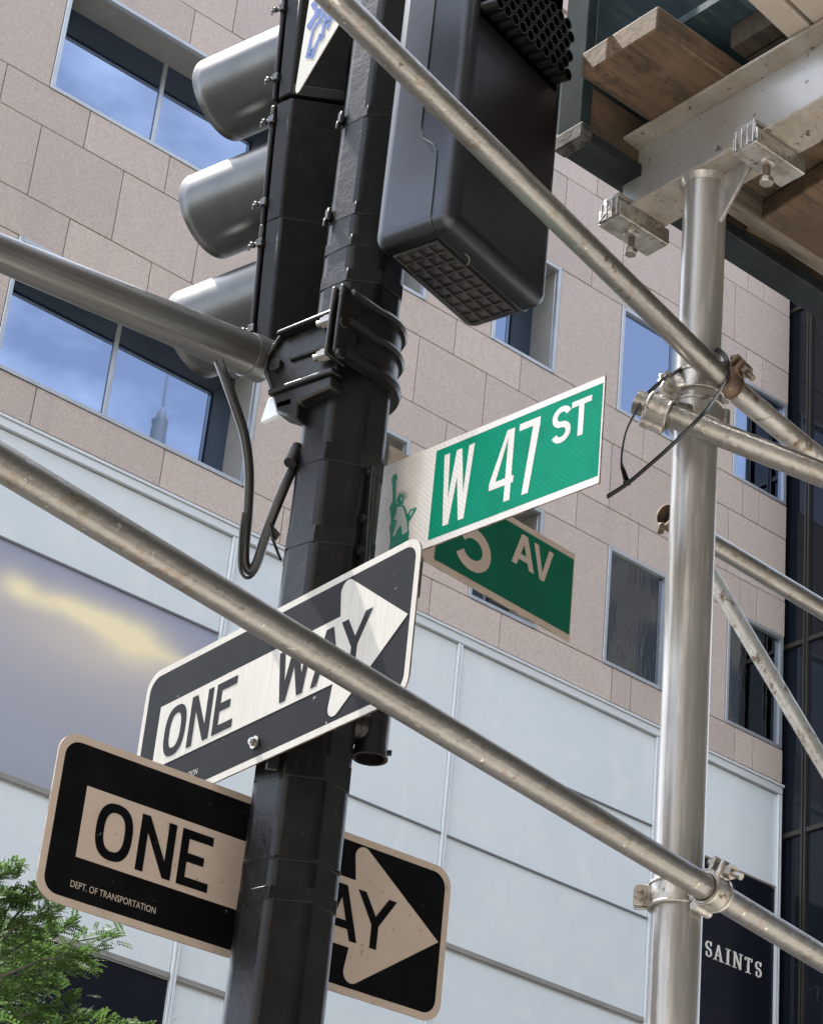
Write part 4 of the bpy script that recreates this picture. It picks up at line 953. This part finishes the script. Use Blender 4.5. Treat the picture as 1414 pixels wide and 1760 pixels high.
def coupler(label, c1, d1, r1, c2, d2, r2, mats, bolt1, bolt2, sp=0):
    """two hinged half rings: one round each pipe, a bridge between, a swing bolt on each"""
    c1, c2 = Vector(c1), Vector(c2)
    t = thing('pipe_coupler', label, 'coupler', (c1+c2)/2, 'scaffold pipe couplers')
    for c_, dd, r_, bd, mt in ((c1, d1, r1, bolt1, mats[0]), (c2, d2, r2, bolt2, mats[1])):
        dd = Vector(dd).normalized(); bd = Vector(bd); bd = (bd-dd*bd.dot(dd)).normalized(); tn_ = dd.cross(bd)
        m = MB().band(c_, dd, r_+.0008, .046, .006, n=36)
        m.band(c_+dd*.021, dd, r_+.006, .006, .0035, n=36); m.band(c_-dd*.021, dd, r_+.006, .006, .0035, n=36)
        # ears
        m.box(c_+bd*(r_+.019)+tn_*.009, (.030, .007, .040), (bd, tn_, dd)); m.box(c_+bd*(r_+.019)-tn_*.009, (.030, .007, .040), (bd, tn_, dd))
        # hinge knuckle opposite
        m.tube([c_-bd*(r_+.012)-dd*.024, c_-bd*(r_+.012)+dd*.024], .010, n=14)
        m.build('ring', mt, t, bevel=.0012, seg=1)
        m = MB(); p = c_+bd*(r_+.021)
        m.tube([p-tn_*.030, p+tn_*.046], .0065, n=12); m.hexbolt(p+tn_*.013, tn_, .0135, .014); m.tube([p-tn_*.020, p-tn_*.012], .012, n=12)
        m.build('swing_bolt', M['bolt'] if mt != M['rust'] else M['bolt_dark'], t)
    v_ = (c2-c1); L0 = v_.length; v_.normalize()
    q = Vector(d1).normalized(); q = (q-v_*q.dot(v_)).normalized()
    MB().box(c1+v_*((r1+L0-r2)/2+.0), (L0-r1-r2+.006, .038, .044), (v_, q, v_.cross(q))).build('bridge', mats[0], t, bevel=.004)
    return t
def nearest(a, d_, px, py_):
    """point of the line a+t d whose image is closest to the pixel"""
    best = None
    for i in range(-200, 600):
        p = a+d_*(i*.01); q = p-EYE; z = q.dot(FWD)
        if z <= 0: continue
        e = (707+FPX*q.dot(RGT)/z-px)**2+(880-FPX*q.dot(UPV)/z-py_)**2
        if best is None or e < best[0]: best = (e, p)
    return best[1]
zr = lambda py: on(1200-.03*(py-520), py, (SX, SY, 0), Vector((-_r0.y, _r0.x, 0))).z
pA = nearest(b1a, B1[2], 1246, 650)
coupler('rusty coupler joining the upper brace pipe to the post', (SX, SY, zr(668)), (0, 0, 1), RP, pA, B1[2], RB, (M['clamp'], M['rust']), -_r0+ZUP*0, _r0*.9+ZUP*.55)
pB = nearest(B4[0], B4[2], 1136, 706)
coupler('shiny coupler gripping the end of the short horizontal pipe', (SX, SY, zr(718)), (0, 0, 1), RP, pB, B4[2], RB, (M['clamp'], M['clamp']), -_r0, ZUP*.9+_r0*-.2)
pC = nearest(B2[0], B2[2], 1222, 1533)
coupler('coupler tying the long lower brace pipe to the post', (SX, SY, zr(1545)), (0, 0, 1), RP, pC, B2[2], RB, (M['clamp'], M['clamp']), -_r0+hfw*.2, ZUP*.8+_r0*.6)
pD = b5a+B5[2]*.006
tD = thing('pipe_coupler', 'small round coupler peeking out behind the post at the left', 'coupler', pD, 'scaffold pipe couplers')
MB().band(pD, B5[2], RB+.0008, .044, .007, n=30).band(pD-B5[2]*.012, B5[2], RB+.005, .010, .003, n=30).build('ring', M['rust'], tD)
MB().box(pD-_r0*.022-ZUP*.030, (.016, .03, .018), (_r0, hfw, ZUP)).build('lug', M['rust'], tD, bevel=.004)

# ---- cable tie
tie = thing('cable_tie', 'black plastic cable tie looped round the scaffold pipes', 'cable tie', at(1077, 830, 4.6))
tp = [(1043, 854, 4.56), (1078, 831, 4.57), (1115, 800, 4.57), (1152, 767, 4.56), (1185, 735, 4.56), (1214, 704, 4.58), (1236, 672, 4.62), (1248, 648, 4.66), (1250, 625, 4.72), (1242, 608, 4.79), (1226, 601, 4.87), (1205, 610, 4.90), (1186, 624, 4.89), (1160, 640, 4.80), (1137, 655, 4.74), (1110, 680, 4.72), (1092, 708, 4.68), (1075, 745, 4.62), (1068, 790, 4.58), (1073, 815, 4.57), (1078, 830, 4.575)]
tpp = smooth_path([at(*p) for p in tp], 6)
MB().sweep(tpp, [(-.0016, -.0052), (.0016, -.0052), (.0016, .0052), (-.0016, .0052)], ref=[(UPV*.55+RGT*-.6+FWD*.5)]*len(tpp)).build('strap', M['tie'], tie)
MB().box(at(1077, 830, 4.565), (.014, .010, .009), (RGT, UPV, FWD)).build('head', M['tie'], tie, bevel=.002)

# ---- timber planks, parapet
ZP = ZT+HB+.001
def plank(label, x0, x1, y0, y1, z0, th, mat, rz=0, cut=0):
    c_ = Vector(((x0+x1)/2, (y0+y1)/2, z0+th/2)); a_ = hdir(rz); b_ = hdir(rz+90)
    o = MB().box(c_, (x1-x0, y1-y0, th), (a_, b_, ZUP)).build('timber_plank', mat, bevel=.004, seg=2)
    return tag(o, label, 'plank', 'timber planks of the shed deck')
plank('brown plank whose sawn left end overhangs the beam', 2.694, 4.6, 2.785, 3.008, ZP, .062, M['wood'])
plank('grey brown plank right of the post along the parapet', 3.06, 7.0, 3.012, 3.052, ZP-.06, .12, M['wood_grey'])
plank('pale board crossing the top right corner above the beam', 2.70, 3.6, 2.588, 2.645, ZP+.003, .05, M['wood_pale'], 7)
plank('second pale board at the extreme top right corner', 2.70, 3.6, 2.40, 2.578, ZP+.004, .05, M['wood_pale'], 7)
plank('brown plank right of the steel beam behind the post', 3.62, 7.0, 2.55, 2.775, ZP+.004, .06, M['wood'])
plank('lower brown board beside the right beam clamp', 3.03, 5.5, 2.30, 2.54, ZP-.085, .05, M['wood'], -4)
plank('wide lower brown board at the right edge under the deck', 3.25, 6.5, 2.60, 2.90, ZP-.055, .05, M['wood'], -6)
for x0, w_ in ((2.905, .045), (2.955, .04)):
    o = MB().bb(x0, x0+w_, 2.30, 2.78, ZP+.075, ZP+.135).build('deck_cleat', M['wood_dark'], bevel=.003)
    tag(o, 'dark cleat under the deck just %s the steel beam' % ('left of' if x0 < 2.93 else 'above'), 'cleat')
par = thing('parapet', 'dark green plywood parapet along the street edge of the shed', 'parapet', (2.76, 3.12, 4.85))
ZPB, YP0, YP1, XL = 4.850, 3.070, 3.148, 2.762
MB().bb(XL, 9, YP0, YP1, ZPB, ZPB+.030).build('bottom_trim', M['green_trim'], par, smooth=False, bevel=.003)
MB().bb(XL+.04, 9, YP1-.020, YP1-.002, ZPB+.031, ZPB+1.1).build('plywood', M['green_ply'], par, smooth=False)
MB().bb(XL+.03, 9, YP0+.012, YP0+.035, ZPB+.031, ZPB+.16).build('inner_board', M['wood'], par, smooth=False, bevel=.003)
MB().bb(XL+.002, XL+.030, YP0+.004, YP1-.001, ZPB+.031, ZPB+1.1).build('corner_post', M['green_matt'], par, smooth=False, bevel=.003)
MB().bb(XL-.001, XL+.031, YP0-.004, YP1+.002, ZPB-.002, ZPB+.040).build('corner_shoe', M['shoe'], par, smooth=False, bevel=.004)
MB().bb(XL+.032, XL+.062, YP0+.038, YP1-.022, ZPB+.16, ZPB+1.1).build('stud', M['wood_pale'], par, smooth=False, bevel=.003)
deck = MB().bb(XL+.07, 9, -3, 3.127, ZP+.14, ZP+.16).build('plywood_deck', M['green_ply'], smooth=False)
tag(deck, 'blue green plywood deck seen from below above the planks', 'deck')

# ================================================================== TREE
rnd = random.Random(3)
tc0 = at(-90, 1900, 13.0)
tree = thing('street_tree', 'leafy green locust tree at the lower left corner', 'tree', (tc0.x-.4, tc0.y+.3, -.14))
tx, ty = tc0.x-.4, tc0.y+.3
top = tc0.z+.15
m = MB().tube([(tx, ty, -.14), (tx+.05, ty, 1.4), (tx-.05, ty+.05, 2.8), (tx, ty, top-.9)], [.16, .12, .10, .05], n=14)
limbs = []
for i in range(26):
    a = rnd.uniform(0, 2*math.pi); z0 = rnd.uniform(2.3, top-.9); L0 = rnd.uniform(.9, 1.6)
    e = Vector((tx+math.cos(a)*L0, ty+math.sin(a)*L0, z0+rnd.uniform(.4, 1.1)))
    limbs.append((Vector((tx, ty, z0)), e)); m.tube([(tx, ty, z0), Vector((tx, ty, z0)).lerp(e, .5)+ZUP*.12, e], [.035, .022, .007], n=7)
m.build('trunk', M['bark'], tree)

def leaf_mat():
    mm = bpy.data.materials.new('locust_leaf'); mm.use_nodes = True; t = mm.node_tree; t.nodes.clear()
    o_ = N(t, 'ShaderNodeOutputMaterial'); pr = N(t, 'ShaderNodeBsdfPrincipled'); tr = N(t, 'ShaderNodeBsdfTranslucent'); mi = N(t, 'ShaderNodeMixShader'); mi.inputs[0].default_value = .38
    pr.inputs['Roughness'].default_value = .6; pr.inputs['Specular IOR Level'].default_value = .25
    geo = N(t, 'ShaderNodeNewGeometry'); rp = N(t, 'ShaderNodeValToRGB')
    e = rp.color_ramp.elements; e[0].color = (.022, .048, .012, 1); e[1].color = (.068, .115, .028, 1)
    t.links.new(geo.outputs['Random Per Island'], rp.inputs['Fac'])
    t.links.new(rp.outputs[0], pr.inputs['Base Color'])
    hs = N(t, 'ShaderNodeHueSaturation'); hs.inputs['Value'].default_value = 1.5; t.links.new(rp.outputs[0], hs.inputs['Color']); t.links.new(hs.outputs[0], tr.inputs['Color'])
    t.links.new(pr.outputs[0], mi.inputs[1]); t.links.new(tr.outputs[0], mi.inputs[2]); t.links.new(mi.outputs[0], o_.inputs['Surface'])
    return mm
M['leaf'] = leaf_mat()
lv, lf = [], []
def compound_leaf(p, d_, L0):
    d_ = d_.normalized(); sd_ = d_.cross(ZUP); sd_ = sd_.normalized() if sd_.length > .01 else Vector((1, 0, 0)); up_ = sd_.cross(d_)
    roll_ = rnd.uniform(-.7, .7); sd_ = (sd_*math.cos(roll_)+up_*math.sin(roll_)); up_ = sd_.cross(d_)
    npair = 8
    for i in range(npair):
        t = (i+.6)/npair; q = p + d_*(L0*t) - ZUP*(L0*.25*t*t)
        for s_ in (-1, 1):
            ll = L0*.24*(1-.45*abs(t-.45)); dirv = (sd_*s_ + d_*.45 + up_*rnd.uniform(-.25, .15)).normalized()
            wv = d_.cross(up_).cross(dirv).normalized() if False else (d_-dirv*d_.dot(dirv)).normalized()
            b = len(lv); lv.extend([q, q+dirv*ll*.5+wv*ll*.24, q+dirv*ll, q+dirv*ll*.5-wv*ll*.24]); lf.append((b, b+1, b+2, b+3))
    
for (a, e) in limbs:
    for k in range(150):
        t = rnd.uniform(.25, 1.08)
        p = a.lerp(e, t) + Vector((rnd.gauss(0, .22), rnd.gauss(0, .22), rnd.gauss(0, .16)))
        compound_leaf(p, Vector((rnd.gauss(0, 1), rnd.gauss(0, 1), rnd.gauss(.1, .45))), rnd.uniform(.13, .2))
# sprays that reach into the picture
sprays = [((-60, 1560), (20, 1492)), ((-60, 1590), (30, 1540)), ((-30, 1660), (62, 1530)), ((-30, 1640), (95, 1560)), ((-20, 1660), (120, 1590)), ((0, 1660), (200, 1606)), ((0, 1680), (140, 1640)), ((-40, 1700), (150, 1655)), ((-40, 1740), (90, 1690)), ((-40, 1790), (120, 1720)), ((0, 1800), (140, 1745)), ((40, 1830), (190, 1765)), ((-40, 1600), (40, 1600)), ((-40, 1760), (60, 1740)), ((-40, 1640), (70, 1640)), ((-60, 1720), (40, 1700)), ((300, 1800), (318, 1772))]
tw = MB()
for (p0, p1) in sprays:
    zd = 13.0+rnd.uniform(-.5, .5); A_, B_ = at(p0[0], p0[1], zd), at(p1[0], p1[1], zd+rnd.uniform(-.15, .15))
    tw.tube([A_, A_.lerp(B_, .5)+ZUP*.03, B_], [.010, .006, .002], n=5)
    for k in range(110 if p0[0] < 200 else 8):
        t = rnd.uniform(0, 1.0)**.8; sp_ = .075*(1.1-t)+.010
        q = A_.lerp(B_, t) + Vector((rnd.gauss(0, sp_), rnd.gauss(0, sp_*1.3), rnd.gauss(0, sp_*.8)))
        compound_leaf(q, (B_-A_).normalized()*.8 + Vector((rnd.gauss(0, .6), rnd.gauss(0, .6), rnd.gauss(.05, .4))), rnd.uniform(.065, .115))
tw.build('twig', M['bark'], tree, kind='stuff')
cr_ = MB(); cr_.v = lv; cr_.f = lf
cr_.build('crown', M['leaf'], tree, smooth=False, fix=False)
